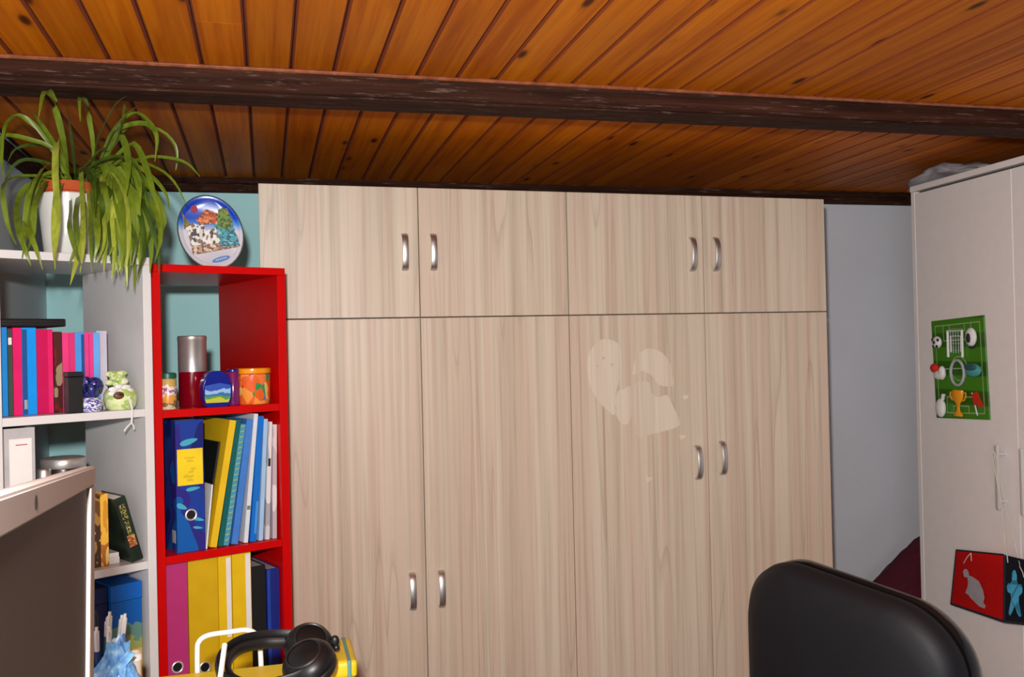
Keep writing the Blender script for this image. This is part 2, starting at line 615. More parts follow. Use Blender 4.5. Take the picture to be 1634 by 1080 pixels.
# ---------------------------------------------------------------- the pale wood wardrobe wall
def strip_arc(bm, h, bow, w, th, n=12):
    """bow handle in the yz plane: a flat strap bending out towards -y; ends at y=0, z=+-h/2"""
    pts = []
    for i in range(n + 1):
        a = PI * i / n
        pts.append((-bow * math.sin(a) ** .75, -h / 2 * math.cos(a)))
    ring = []
    for i, (y, z) in enumerate(pts):
        p0 = pts[max(i - 1, 0)]; p1 = pts[min(i + 1, n)]
        d = Vector((p1[0] - p0[0], p1[1] - p0[1])).normalized()
        nx = (-d.y, d.x)
        ww = w * (1.0 - .12 * math.sin(PI * i / n))
        o = (y + nx[0] * th / 2, z + nx[1] * th / 2); q = (y - nx[0] * th / 2, z - nx[1] * th / 2)
        ring.append([bm.verts.new((-ww / 2, *o)), bm.verts.new((-ww / 4, o[0] + nx[0] * th * .25, o[1] + nx[1] * th * .25)), bm.verts.new((ww / 4, o[0] + nx[0] * th * .25, o[1] + nx[1] * th * .25)), bm.verts.new((ww / 2, *o)),
                     bm.verts.new((ww / 2, *q)), bm.verts.new((-ww / 2, *q))])
    for i in range(n):
        a, b = ring[i], ring[i + 1]
        for k in range(6):
            bm.faces.new((a[k], a[(k + 1) % 6], b[(k + 1) % 6], b[k]))
    bm.faces.new(ring[0]); bm.faces.new(ring[-1][::-1])


WJ = [-0.014, 0.442, 0.904, 1.362, 1.807]            # the door joints along the front, measured from the room's origin
WY = 2.73                                            # front face of the doors
ZG = 1.5905                                          # height where upper boxes stand on the wardrobes


def ztop(x):
    return 1.978 - (x - WJ[0]) / (WJ[4] - WJ[0]) * 0.013


def carcass(bm, x0, x1, z0, z1, y0, y1, t=.016):
    box(bm, x0, x0 + t, y0, y1, z0, z1); box(bm, x1 - t, x1, y0, y1, z0, z1)
    box(bm, x0 + t, x1 - t, y0, y1, z0, z0 + t); box(bm, x0 + t, x1 - t, y0, y1, z1 - t, z1)
    box(bm, x0 + t, x1 - t, y1 - .006, y1, z0 + t, z1 - t)


def door(parent, x0, x1, z0, za, zb, ox, oz, hx, hz):
    """one laminate door; its top may run from za to zb; handle centred at (hx, hz)"""
    g = .0010
    bm = BM()
    hexa(bm, [(x0 + g - ox, 0, z0 + g - oz), (x1 - g - ox, 0, z0 + g - oz), (x1 - g - ox, .018, z0 + g - oz), (x0 + g - ox, .018, z0 + g - oz),
              (x0 + g - ox, 0, za - g - oz), (x1 - g - ox, 0, zb - g - oz), (x1 - g - ox, .018, zb - g - oz), (x0 + g - ox, .018, za - g - oz)])
    bmesh.ops.bevel(bm, geom=list(bm.edges), offset=.0012, segments=1, affect='EDGES')
    d = obj('door', bm, M['laminate'], parent)
    bm = BM(); strip_arc(bm, .102, .026, .019, .006)
    h = obj('handle', bm, M['satin'], d, True)
    h.location = (hx - ox, 0, hz - oz)
    return d


def unit(name, label, cat, x0, xm, x1, upper, hl, hr, hz, group):
    ox, oz = x0, (ZG if upper else 0.0)
    t = thing(name, label, cat, (ox, WY, oz), 0, group)
    bm = BM()
    zt = min(ztop(x0), ztop(x1)) - .002 if upper else ZG - .0015
    carcass(bm, x0 - ox + .001, x1 - ox - .001, .0005 if upper else .06, zt - oz, .0195, .60)
    obj('carcass', bm, M['laminate'], t)
    if not upper:
        bm = BM(); box(bm, .02, x1 - ox - .02, .06, .078, 0, .06)
        obj('plinth', bm, M['laminate'], t)
    ds = []
    for a, b, hx in ((x0, xm, hl), (xm, x1, hr)):
        z0 = ZG if upper else .065
        za, zb = (ztop(a), ztop(b)) if upper else (ZG - .0016, ZG - .0016)
        ds.append(door(t, a, b, z0, za, zb, ox, oz, hx, hz if not isinstance(hz, tuple) else hz[0 if hx == hl else 1]))
    return t, ds


unit('wardrobe', 'pale wood laminate two door wardrobe beside the red shelf, handles low on its doors', 'wardrobe', WJ[0], WJ[1], WJ[2], False, .400, .486, .786, 'pale wood wardrobes')
wr, wd = unit('wardrobe', 'pale wood laminate two door wardrobe with pale marks, behind the black chair', 'wardrobe', WJ[2], WJ[3], WJ[4], False, 1.322, 1.408, (1.114, 1.124), 'pale wood wardrobes')
unit('overhead_cabinet', 'left pale wood two door top cabinet, nearest the blue souvenir plate', 'cabinet', WJ[0], WJ[1], WJ[2], True, .399, .484, 1.783, 'top cabinets on the wardrobes')
unit('overhead_cabinet', 'right pale wood two door top cabinet, above the door with pale marks', 'cabinet', WJ[2], WJ[3], WJ[4], True, 1.320, 1.402, 1.779, 'top cabinets on the wardrobes')

# thin patches, most of paler laminate, on the third lower door
MARK_SHAPES = [
    [(0.996, 1.508), (1.027, 1.513), (1.058, 1.503), (1.073, 1.477), (1.074, 1.419), (1.067, 1.39), (1.051, 1.344), (1.049, 1.278), (1.022, 1.293), (0.992, 1.323), (0.968, 1.37), (0.961, 1.422), (0.965, 1.468)],
    [(1.112, 1.424), (1.122, 1.452), (1.151, 1.478), (1.182, 1.48), (1.213, 1.465), (1.238, 1.432), (1.244, 1.396), (1.246, 1.361), (1.198, 1.365), (1.177, 1.392), (1.143, 1.411), (1.111, 1.4)],
    [(1.116, 1.368), (1.142, 1.379), (1.167, 1.372), (1.172, 1.34), (1.194, 1.327), (1.223, 1.332), (1.241, 1.302), (1.265, 1.248), (1.258, 1.231), (1.207, 1.218), (1.156, 1.209), (1.125, 1.202), (1.116, 1.231), (1.112, 1.301)],
    [(1.054, 1.344), (1.078, 1.356), (1.104, 1.36), (1.101, 1.267), (1.076, 1.245), (1.052, 1.275)]]


def ring_smooth(poly, n):
    P = [Vector((x, z, 0)) for x, z in poly]
    m = len(P)
    out = []
    for i in range(m):
        a, b, c, d = P[i - 1], P[i], P[(i + 1) % m], P[(i + 2) % m]
        for j in range(n):
            u = j / n
            q = 0.5 * ((2 * b) + (c - a) * u + (2 * a - 5 * b + 4 * c - d) * u * u + (3 * b - a - 3 * c + d) * u ** 3)
            out.append((q.x, q.y))
    return out


for poly in MARK_SHAPES:
    bm = BM(); prism(bm, [(x - WJ[2], z) for x, z in ring_smooth(poly, 3)], -.0004, .0002, 'y')
    obj('door_mark', bm, M['laminate_pale'], wd[0], label='faint pale mark on the door')
for x, z, r, mm in ((0.991, 1.43, .006, 'laminate'), (1.041, 1.434, .007, 'laminate'), (1.013, 1.455, .006, 'laminate'), (1.288, 1.324, .010, 'laminate_pale'), (1.273, 1.198, .010, 'laminate_pale'), (1.156, 1.071, .011, 'laminate_pale')):
    bm = BM(); prism(bm, [(x - WJ[2] + r * math.cos(k * PI / 6), z + r * (.7 + .3 * math.sin(k * 1.7)) * math.sin(k * PI / 6)) for k in range(12)], -.0007, .0002, 'y')
    obj('door_mark', bm, M[mm], wd[0])

# ---------------------------------------------------------------- the white wardrobe on the right
CA = math.radians(3.5)
CROT = -(PI / 2 + CA)
CLOC = Vector((2.25, 2.864, 0))


def cab_pt(t, d, z):
    """t along the front from its far corner, d out of the front into the room"""
    return Vector((CLOC.x - math.sin(CA) * t - math.cos(CA) * d, CLOC.y - math.cos(CA) * t + math.sin(CA) * d, z))


cw = thing('wardrobe', 'tall white wardrobe on the right with a football magnet board on its door', 'wardrobe', CLOC, CROT)
CW, CT = 1.50, 2.037
bm = BM()
box(bm, 0, .02, .0, .56, 0, CT - .021, .001); box(bm, CW - .02, CW, 0, .56, 0, CT - .021, .001)
box(bm, 0.02, CW - .02, .02, .56, .06, .078); box(bm, .02, CW - .02, .55, .56, .08, CT - .022)
box(bm, .02, CW - .02, .021, .056, 2.004, CT - .0215, 0, 1)
obj('carcass', bm, [M['cab_white'], M['cab_dark']], cw)
bm = BM(); box(bm, 0, CW, -.004, .56, CT - .0205, CT, .0012)
obj('top_panel', bm, M['cab_white'], cw)
for i, (a, b) in enumerate(((.0225, .4985), (.5015, .9885), (.9915, CW - .0225))):
    bm = BM(); box(bm, a, b, 0, .018, .07, 2.008, .0012)
    dd = obj('door', bm, M['cab_white'], cw)
    hx = (.440, .545, 1.03)[i]
    bm = BM()
    box(bm, hx - .006, hx + .006, -.034, -.024, .955, 1.155, .003, 0, 2)
    for zz in (.98, 1.127):
        lathe(bm, [(0, 0), (.0055, 0), (.0055, .0265), (0, .0265)], 12)
        vs = [v for v in bm.verts if not v.tag]
        new = vs[-26:]
        bmesh.ops.rotate(bm, verts=new, cent=(0, 0, 0), matrix=Matrix.Rotation(PI / 2, 3, 'X'))
        bmesh.ops.translate(bm, verts=new, vec=(hx, .0005, zz))
    obj('handle', bm, M['chrome'], dd, True)

# football pitch magnet board
brd = thing('magnet_board', 'green football pitch magnet board on the white wardrobe door', 'board', cab_pt(.243, .0005, 1.39), CROT + 0)
M['pitch'] = None
m, nt, b = new_mat('pitch_print')
mp = mapping(nt, (1, 1, 1), False)
wv = N(nt, 'ShaderNodeTexWave', Scale=3.3, Distortion=0.0)
wv.bands_direction = 'Z'
nt.links.new(mp.outputs[0], wv.inputs['Vector'])
r = ramp(nt, [(0.42, srgb(44, 92, 14)), (0.58, srgb(66, 128, 22))])
nt.links.new(wv.outputs['Fac'], r.inputs[0]); nt.links.new(r.outputs[0], b.inputs['Base Color'])
b.inputs['Roughness'].default_value = .35
M['pitch'] = m
TB = math.radians(-2.6)


def brot(x, z):
    return (x * math.cos(TB) + z * math.sin(TB), -x * math.sin(TB) + z * math.cos(TB))


BW, BH = .265, .335
bm = BM(); box(bm, -BW / 2, BW / 2, -.005, 0, -BH / 2, BH / 2, .001)
rot_bm(bm, TB, 'Y')
obj('panel', bm, M['pitch'], brd)
M['chalk'] = plain('pitch_line', (196, 214, 170), .5)


def strips(segs, w, y, mat, name, parent, closed=False):
    bm = BM()
    for p, q in segs:
        d = Vector((q[0] - p[0], q[1] - p[1]))
        n = Vector((-d.y, d.x)).normalized() * w / 2
        e = d.normalized() * w * .3
        vs = [bm.verts.new((c[0], y, c[1])) for c in ((p[0] + n.x - e.x, p[1] + n.y - e.y), (q[0] + n.x + e.x, q[1] + n.y + e.y), (q[0] - n.x + e.x, q[1] - n.y + e.y), (p[0] - n.x - e.x, p[1] - n.y - e.y))]
        bm.faces.new(vs)
    bmesh.ops.solidify(bm, geom=list(bm.faces), thickness=.0006)
    return obj(name, bm, mat, parent)


segs = []


def rect(x0, z0, x1, z1):
    return [((x0, z0), (x1, z0)), ((x1, z0), (x1, z1)), ((x1, z1), (x0, z1)), ((x0, z1), (x0, z0))]


segs += rect(-.112, -.148, .112, .148) + [((-.112, 0), (.112, 0))]
for s in (1, -1):
    segs += [((-.07, s * .148), (-.07, s * .095)), ((-.07, s * .095), (.07, s * .095)), ((.07, s * .095), (.07, s * .148))]
    segs += [((-.038, s * .148), (-.038, s * .125)), ((-.038, s * .125), (.038, s * .125)), ((.038, s * .125), (.038, s * .148))]
segs += [((.04 * math.cos(k * PI / 12), .04 * math.sin(k * PI / 12)), (.04 * math.cos((k + 1) * PI / 12), .04 * math.sin((k + 1) * PI / 12))) for k in range(24)]
strips([(brot(*p), brot(*q)) for p, q in segs], .004, -.0052, M['chalk'], 'pitch_markings', brd)


def magnet(label, cat, x, z, builder, mats):
    x, z = brot(x, z)
    o = None
    p = cab_pt(.243 + x, .0062, 1.39 + z)
    parts = builder()
    t = thing(cat.replace(' ', '_'), label, 'magnet', p, CROT, 'football magnets on the green board')
    for i, (nm, bm, mk, sm) in enumerate(parts):
        obj(nm, bm, M[mk], t, sm)
    return t


M['mg_white'] = plain('magnet_white', (222, 222, 220), .4)
M['mg_black'] = plain('magnet_black', (40, 40, 46), .4)
M['mg_grey'] = plain('magnet_grey', (168, 172, 176), .4)
M['mg_red'] = plain('magnet_red', (196, 44, 26), .4)
M['mg_teal'] = plain('magnet_teal', (70, 150, 150), .35)
M['mg_teal_dark'] = plain('magnet_teal_dark', (44, 90, 100), .35)
M['mg_gold'] = plain('magnet_gold', (226, 150, 20), .3)


def blob(bm, rx, ry, rz, c=(0, 0, 0), seg=14):
    s = bmesh.ops.create_uvsphere(bm, u_segments=seg, v_segments=8, radius=1.0)['verts']
    for v in s:
        v.co = Vector((v.co.x * rx + c[0], v.co.y * ry + c[1], v.co.z * rz + c[2]))
    return s


def b_ball():
    a = BM(); blob(a, .021, .012, .021, (0, -.012, 0))
    p = BM()
    for dx, dz in ((0, 0), (.014, .008), (-.014, .009), (.008, -.014), (-.010, -.013)):
        blob(p, .006, .003, .006, (dx, -.0245 + (dx * dx + dz * dz) * 18, dz), 8)
    return [('ball', a, 'mg_white', True), ('patch', p, 'mg_black', True)]


def b_goal():
    a = BM()
    w, h = .036, .044
    tube(a, [(-w, -.006, -h), (-w, -.006, h), (w, -.006, h), (w, -.006, -h)], .0045, 6)
    tube(a, [(-w * .7, -.003, -h * .6), (-w * .7, -.003, h * .6), (w * .7, -.003, h * .6), (w * .7, -.003, -h * .6)], .0025, 6)
    n = BM()
    for k in range(-2, 3):
        tube(n, [(k * .013, -.003, -h * .7), (k * .013, -.003, h)], .0011, 4)
    for k in range(4):
        tube(n, [(-w, -.003, -h * .5 + k * .024), (w, -.003, -h * .5 + k * .024)], .0011, 4)
    return [('frame', a, 'mg_white', True), ('net', n, 'mg_grey', False)]


def b_helmet():
    a = BM(); blob(a, .024, .012, .031, (0, -.012, .002))
    p = BM(); blob(p, .011, .005, .016, (0, -.0225, -.001), 10)
    q = BM(); blob(q, .014, .008, .006, (0, -.010, -.030), 10)
    return [('badge', a, 'mg_white', True), ('patch', p, 'mg_black', True), ('base', q, 'mg_black', True)]


def b_boot():
    a = BM(); blob(a, .030, .011, .016, (.006, -.011, -.012)); blob(a, .015, .011, .024, (.020, -.011, -.004))
    q = BM(); blob(q, .020, .012, .016, (-.018, -.012, .012), 10)
    return [('boot', a, 'mg_white', True), ('cap', q, 'mg_red', True)]


def b_ring():
    a = BM()
    tube(a, [(.033 * math.cos(k * PI / 10), -.005, .042 * math.sin(k * PI / 10)) for k in range(20)], .0048, 8, True)
    return [('ring', a, 'mg_grey', True)]


def b_stadium():
    a = BM(); blob(a, .036, .014, .022, (0, -.014, -.004))
    q = BM(); blob(q, .029, .006, .012, (0, -.025, .006), 12)
    return [('bowl', a, 'mg_teal', True), ('pitch', q, 'mg_teal_dark', True)]


def b_bottle():
    a = BM(); blob(a, .024, .012, .032, (0, -.012, -.006))
    q = BM(); tube(q, [(.008, -.010, .022), (.012, -.010, .036)], .006, 8); blob(q, .008, .008, .005, (.013, -.010, .038), 8)
    return [('body', a, 'mg_white', True), ('neck', q, 'mg_white', True)]


def b_trophy():
    a = BM(); lathe(a, [(0, -.05), (.020, -.05), (.022, -.044), (.010, -.034), (.006, -.02), (.010, -.008), (.022, .004), (.027, .022), (.026, .036), (.020, .036), (.018, .02), (0, .01)], 20)
    for v in a.verts:
        v.co.y = v.co.y * .4 - .0115
    h = BM()
    for s in (1,):
        tube(h, [(s * .025, -.011, .030), (s * .037, -.011, .028), (s * .039, -.011, .016), (s * .030, -.011, .004), (s * .021, -.011, .002)], .003, 6)
    h2 = h.copy()
    for v in h2.verts:
        v.co.x = -v.co.x
    return [('cup', a, 'mg_gold', True), ('handle', h, 'mg_gold', True), ('handle', h2, 'mg_gold', True)]


def b_flag():
    a = BM(); tube(a, [(-.020, -.006, .026), (.004, -.006, -.046)], .0022, 6)
    q = BM(); hexa(q, [(-.018, -.010, .022), (-.006, -.010, -.012), (-.006, -.003, -.012), (-.018, -.003, .022), (.004, -.010, .030), (.032, -.010, -.018), (.032, -.003, -.018), (.004, -.003, .030)])
    return [('pole', a, 'mg_white', True), ('cloth', q, 'mg_red', False)]


magnet('black and white football magnet, top left on the green board', 'ball magnet', -.088, .092, b_ball, 0)
magnet('white goal with net magnet, top middle of the green board', 'goal magnet', -.004, .082, b_goal, 0)
magnet('white magnet with a black centre, top right on the green board', 'badge magnet', .084, .098, b_helmet, 0)
magnet('red and white boot magnet, middle left on the green board', 'boot magnet', -.092, -.008, b_boot, 0)
magnet('grey ring magnet on the centre circle of the green board', 'ring magnet', -.002, -.014, b_ring, 0)
magnet('teal oval stadium magnet, middle right on the green board', 'stadium magnet', .088, -.004, b_stadium, 0)
magnet('white bottle magnet, bottom left on the green board', 'bottle magnet', -.088, -.126, b_bottle, 0)
magnet('gold trophy cup magnet, bottom middle of the green board', 'trophy magnet', .002, -.108, b_trophy, 0)
magnet('red flag on a white pole magnet, bottom right on the green board', 'flag magnet', .084, -.108, b_flag, 0)

# red and dark felt box hanging by strings from the handle
M['felt_red'] = plain('felt_red', (244, 8, 6), .9, var=.08, scale=120)
M['felt_dark'] = plain('felt_dark', (24, 26, 42), .9, var=.12, scale=120)
M['felt_grey'] = plain('felt_grey', (216, 214, 222), .9)
M['felt_blue'] = plain('felt_blue', (64, 158, 196), .9)
M['string'] = plain('string', (206, 200, 190), .8)
hb = thing('felt_hanging', 'red and dark felt panels with cut figures hanging from the white wardrobe handle', 'ornament', cab_pt(.33, .02, .70), CROT)
# in its own frame: x along the door, -y out into the room; the two panels fold outwards where they meet
A0, A1 = (-.113, .006, .081), (-.148, .006, -.108)
B0, B1 = (.160, -.030, .126), (.150, -.030, -.080)
C0, C1 = (.276, .004, .122), (.268, .004, -.062)


def panel(name, p0, p1, p2, p3, th, mat):
    bm = BM()
    vs = [bm.verts.new(p) for p in (p0, p1, p2, p3)]
    bm.faces.new(vs)
    bmesh.ops.solidify(bm, geom=list(bm.faces), thickness=th)
    return obj(name, bm, M[mat], hb)


panel('red_panel', A0, A1, B1, B0, .004, 'felt_red')
panel('dark_panel', B0, B1, C1, C0, .004, 'felt_dark')
panel('back_panel', C0, C1, A1, A0, .003, 'felt_dark')
bm = BM()
tube(bm, [A1, (A1[0] * .5 + B1[0] * .5, A1[1] * .5 + B1[1] * .5, A1[2] * .5 + B1[2] * .5), B1], .004, 6)
tube(bm, [A0, A1], .003, 6); tube(bm, [A0, B0], .003, 6); tube(bm, [B1, C1], .004, 6); tube(bm, [B0, B1], .004, 6)
obj('edge_piping', bm, M['felt_dark'], hb)


def on_panel(P0, P1, Q0, Q1, poly, name, mat, lift=.006):
    """figure cut-out lying on a quad panel; poly in (u, v) with u across, v down"""
    P0, P1, Q0, Q1 = map(Vector, (P0, P1, Q0, Q1))
    n = (Q0 - P0).cross(P1 - P0).normalized()
    if n.y > 0:
        n = -n
    bm = BM()
    vs = [bm.verts.new((P0 * (1 - u) + Q0 * u) * (1 - v) + (P1 * (1 - u) + Q1 * u) * v + n * lift) for u, v in poly]
    bm.faces.new(vs)
    bmesh.ops.solidify(bm, geom=list(bm.faces), thickness=.002)
    return obj(name, bm, M[mat], hb)


gn = [(.22, .36), (.25, .31), (.30, .31), (.34, .36), (.35, .41), (.42, .42), (.55, .47), (.64, .60), (.67, .72), (.65, .80), (.70, .84), (.68, .89), (.58, .88), (.42, .79), (.36, .74), (.30, .72), (.31, .68), (.33, .63), (.34, .56), (.33, .50), (.32, .45), (.25, .45)]
on_panel(A0, A1, B0, B1, gn, 'crouching_figure', 'felt_grey')
gb = [(.30, .24), (.36, .19), (.44, .19), (.50, .26), (.50, .34), (.56, .40), (.66, .38), (.72, .44), (.70, .52), (.58, .58), (.58, .66), (.66, .82), (.68, .88), (.60, .90), (.52, .84), (.42, .74), (.32, .84), (.24, .90), (.18, .86), (.20, .80), (.28, .64), (.26, .56), (.14, .54), (.10, .46), (.16, .40), (.24, .41), (.30, .36)]
on_panel(B0, B1, C0, C1, [(u * .68 + .02, v) for u, v in gb], 'standing_figure', 'felt_blue')
bm = BM()
htop = hb.matrix_world
hx, hz = .440 - .33, 1.155 - .70
tube(bm, [B0, (.150, -.024, .25), (hx - .007, -.020, hz - .03), (hx, -.0185, hz - .02)], .0017, 5)
tube(bm, [(.172, -.030, .105), (.150, -.026, .25), (hx + .008, -.022, hz - .04), (hx, -.0185, hz - .022)], .0015, 5)
tube(bm, [(.206, -.016, .104), (.158, -.02, .28), (hx + .010, -.020, hz - .03), (hx, -.0185, hz - .018)], .0014, 5)
tube(bm, [(-.012, -.016, .094), (-.03, -.018, .076), (-.052, -.014, .052)], .0014, 5)
tube(bm, [(-.012, -.016, .094), (-.006, -.020, .070)], .0014, 5)
tube(bm, [(.206, -.018, .102), (.216, -.016, .085), (.220, -.015, .070)], .0014, 5)
obj('string', bm, M['string'], hb)

# crumpled white bag on the white wardrobe
rnd = random.Random(3)
bg_ = thing('crumpled_bag', 'crumpled grey white bag lying on top of the white wardrobe', 'bag', cab_pt(.02, -.15, CT + .0005), CROT)
bm = BM()
bmesh.ops.create_icosphere(bm, subdivisions=4, radius=1.0)
from mathutils import noise as mnoise
for v in bm.verts:
    c = v.co.copy()
    k = 1 + .22 * mnoise.noise(c * 2.3) + .12 * abs(mnoise.noise(c * 5.1 + Vector((3, 1, 2))))
    t_ = c.x
    hgt = .012 + .026 * max(0, min(1, (t_ + .9) / 1.3)) * (1.25 if t_ < .5 else .9)
    v.co = Vector((c.x * .17 * k, c.y * .12 * k, hgt + c.z * hgt * k * .95))
    v.co.z = min(max(v.co.z, 0.0), .068)
obj('bag_body', bm, plain('bag_plastic', (150, 146, 150), .5, var=.08), bg_, True, angle=60)
bm = BM()
hexa(bm, [(.05, .1, .0), (.30, .02, .0), (.30, .14, .0), (.05, .18, 0), (.05, .1, .05), (.30, .02, .035), (.30, .14, .035), (.05, .18, .05)])
move_bm(bm, (.06, .0, 0))
bmesh.ops.bevel(bm, geom=list(bm.edges), offset=.006, segments=2, affect='EDGES')
obj('fold', bm, M['paper_grey'], bg_, True)

# dark maroon blanket heap in the corner behind the white wardrobe
bm = BM()
bmesh.ops.create_icosphere(bm, subdivisions=4, radius=1.0)
for v in bm.verts:
    c = v.co.copy()
    k = 1 + .10 * mnoise.noise(c * 2.0) + .05 * mnoise.noise(c * 6)
    z = c.z
    v.co = Vector((c.x * .33 * k, c.y * .17 * k, max(0, (z * .37 * k) + .34)))
hp = obj('blanket_heap', bm, plain('maroon_cloth', (74, 6, 30), .95, var=.2, scale=60), None, True, angle=80)
hp.location = (2.58, 3.17, 0)
tag(hp, 'dark maroon blanket heap in the corner behind the white wardrobe', 'blanket')

# ---------------------------------------------------------------- the two narrow shelf units
SP = .345
WH = dict(o=(-.5272, 2.0988), th=.5543, zt=1.7207, w=.322, d=.335, t=.0176, e=(.0135, .002, .0126))
RE = dict(o=(-.2558, 2.3236), th=.3987, zt=1.7118, w=.329, d=.415, t=.0186, e=(.003, .003, 0.0))


def sp(q, a, dep, z):
    """point in a shelf unit: a across from its left side, dep back from its front, z up from its top"""
    c, s = math.cos(q['th']), math.sin(q['th'])
    return Vector((q['o'][0] + c * a - s * dep, q['o'][1] + s * a + c * dep, q['zt'] + z))


def shelf_unit(q, label, mat):
    t = thing('shelf_unit', label, 'shelf', (q['o'][0], q['o'][1], 0), q['th'], 'narrow open shelf units')
    w, d, th, zt = q['w'], q['d'], q['t'], q['zt']
    e0, e1, e2 = q['e']      # how far the sides stand out past the nominal width
    for x0, x1 in ((-e0, th - e2), (w - th, w + e1)):
        bm = BM(); box(bm, x0, x1, 0, d, 0, zt - th, .0008)
        obj('side_panel', bm, mat, t)
    bm = BM(); box(bm, -e0, w + e1, 0, d, zt - th + .0002, zt, .0008)
    obj('top_panel', bm, mat, t)
    for k in range(1, 5):
        bm = BM(); box(bm, th - e2 + .0003, w - th - .0003, .0015, d - .001, zt - k * SP - th, zt - k * SP, .0006)
        obj('shelf', bm, mat, t)
    bm = BM(); box(bm, th - e2 + .0003, w - th - .0003, .0015, d - .001, .02, .02 + th, .0006)
    obj('bottom_panel', bm, mat, t)
    return t


shelf_unit(WH, 'white narrow open shelf unit with the spider plant on top', M['white'])
shelf_unit(RE, 'red narrow open shelf unit beside the pale wood wardrobe', M['red'])


def place(t, q, a, dep, z, lean=0.0, yaw=0.0):
    t.location = sp(q, a, dep, z)
    t.rotation_euler = (0, lean, q['th'] + yaw)
    return t


def book(label, q, a, k, th, h, d, mat, dep=.06, lean=0.0, group=None, pages='paper', cat='book', extra=None, yaw=0.0, lift=0.0):
    """closed book or folder standing on shelf k, spine to the front: cover round a block of pages; origin at its lower front left edge"""
    t = thing(cat.replace(' ', '_'), label, cat, (0, 0, 0), 0, group)
    z0 = .0008
    if lean < 0:      # leaning to the left turns about the left lower edge
        pass
    place(t, q, a, dep, -k * SP + z0 + lift + (abs(math.sin(lean)) * th if lean > 0 else 0), lean, yaw)
    b = min(.0022, th * .2)
    bm = BM()
    box(bm, 0, b, 0, d, 0, h); box(bm, th - b, th, 0, d, 0, h); box(bm, b, th - b, 0, b, 0, h)
    bmesh.ops.remove_doubles(bm, verts=bm.verts, dist=1e-6)
    obj('cover', bm, mat, t)
    bm = BM(); box(bm, b + .0001, th - b - .0001, b + .0001, d - .004, .003, h - .003)
    obj('pages', bm, M[pages], t)
    if extra:
        extra(t)
    return t


def C(name, rgb, rough=.4, var=.05):
    return plain(name, rgb, rough, var=var)


blue_b, pink_b = C('book_blue', (28, 138, 222), .3), C('book_pink', (222, 24, 104), .3)
sky_b, rose_b = C('book_sky', (76, 150, 226), .3), C('book_rose', (196, 8, 84), .3)
GB = 'books on the upper white shelf'


def spine_bar(z0, z1, x0, x1, mat):
    def f(t):
        bm = BM(); box(bm, x0, x1, -.0006, .0002, z0, z1)
        obj('spine_label', bm, M[mat] if isinstance(mat, str) else mat, t)
    return f


H = .183
book('bright blue book at the left end of the upper white shelf', WH, .0185, 1, .0175, H + .004, .14, blue_b, group=GB)
book('thin dark green book right of the leftmost bright blue book', WH, .0372, 1, .0088, H, .14, C('book_green', (52, 74, 62)), group=GB, extra=spine_bar(.150, .165, .001, .0078, 'paper'))
book('pink book between the thin dark green book and the wide blue book', WH, .0472, 1, .0172, H + .003, .14, pink_b, group=GB)
book('wide bright blue book with a small white square near its foot', WH, .0652, 1, .0285, H + .003, .14, C('book_blue_wide', (10, 146, 236), .3), group=GB,
     extra=lambda t: (spine_bar(.012, .032, .003, .0095, 'paper_grey')(t), spine_bar(.001, .182, .0003, .010, C('spine_navy', (16, 78, 142)))(t)))
book('widest dark pink book in the middle of the upper white shelf', WH, .0945, 1, .0335, H - .001, .14, rose_b, group=GB, extra=spine_bar(.001, H - .003, .024, .0332, pink_b))
book('dark brown red book just behind the black box on the upper white shelf', WH, .1300, 1, .0172, H - .006, .14, printed('spine_brown', [(44, 16, 14), (110, 18, 16), (70, 26, 20), (150, 130, 100)], 30, .4, 3, (1, 1, .5)), group=GB)
book('pink book whose lower half is hidden by the black box', WH, .1482, 1, .0135, H - .008, .14, C('book_pink2', (228, 58, 128), .3), group=GB)
book('second pink book right of the dark brown red book', WH, .1624, 1, .0122, H - .008, .14, C('book_pink3', (214, 50, 116), .3), group=GB)
book('sky blue book above the black box and blue figurine', WH, .1752, 1, .0200, H - .008, .14, sky_b, group=GB, extra=spine_bar(.001, H - .012, .0135, .0198, C('spine_navy', (16, 78, 142))))
book('pink book second from the right end, above the blue figurine', WH, .1958, 1, .0190, H - .008, .14, C('book_pink4', (222, 62, 140), .3), group=GB, extra=spine_bar(.001, H - .012, .0088, .0102, rose_b))
book('light blue book last coloured one at the right of the row', WH, .2154, 1, .0136, H - .008, .14, C('book_light', (102, 166, 232), .3), group=GB)
book('pale lavender white book at the right end of the upper white shelf', WH, .2330, 1, .0230, H - .004, .14, C('book_lavender', (196, 192, 208), .4), dep=.085, group=GB)

# black flat case lying on the books
t = thing('flat_case', 'flat black case lying on top of the books in the white shelf', 'case', (0, 0, 0))
place(t, WH, .0070, .055, -SP + H + .0056)
bm = BM(); box(bm, 0, .1485, 0, .135, 0, .0175, .005, 0, 3)
obj('lid', bm, M['black'], t, True)
bm = BM(); box(bm, .004, .1445, -.0004, .003, .008, .0092)
obj('seam', bm, M['black_gloss'], t)

# small things in front of the books
t = thing('black_box', 'small upright black box in front of the pink books', 'box', (0, 0, 0))
place(t, WH, .1385, .006, -SP + .0006, 0, -.03)
bm = BM(); box(bm, 0, .031, 0, .030, 0, .078, .0015)
obj('body', bm, M['black'], t)
bm = BM(); box(bm, -.0004, .0314, -.0004, .0304, .0785, .089, .0015)
obj('lid', bm, M['black'], t)

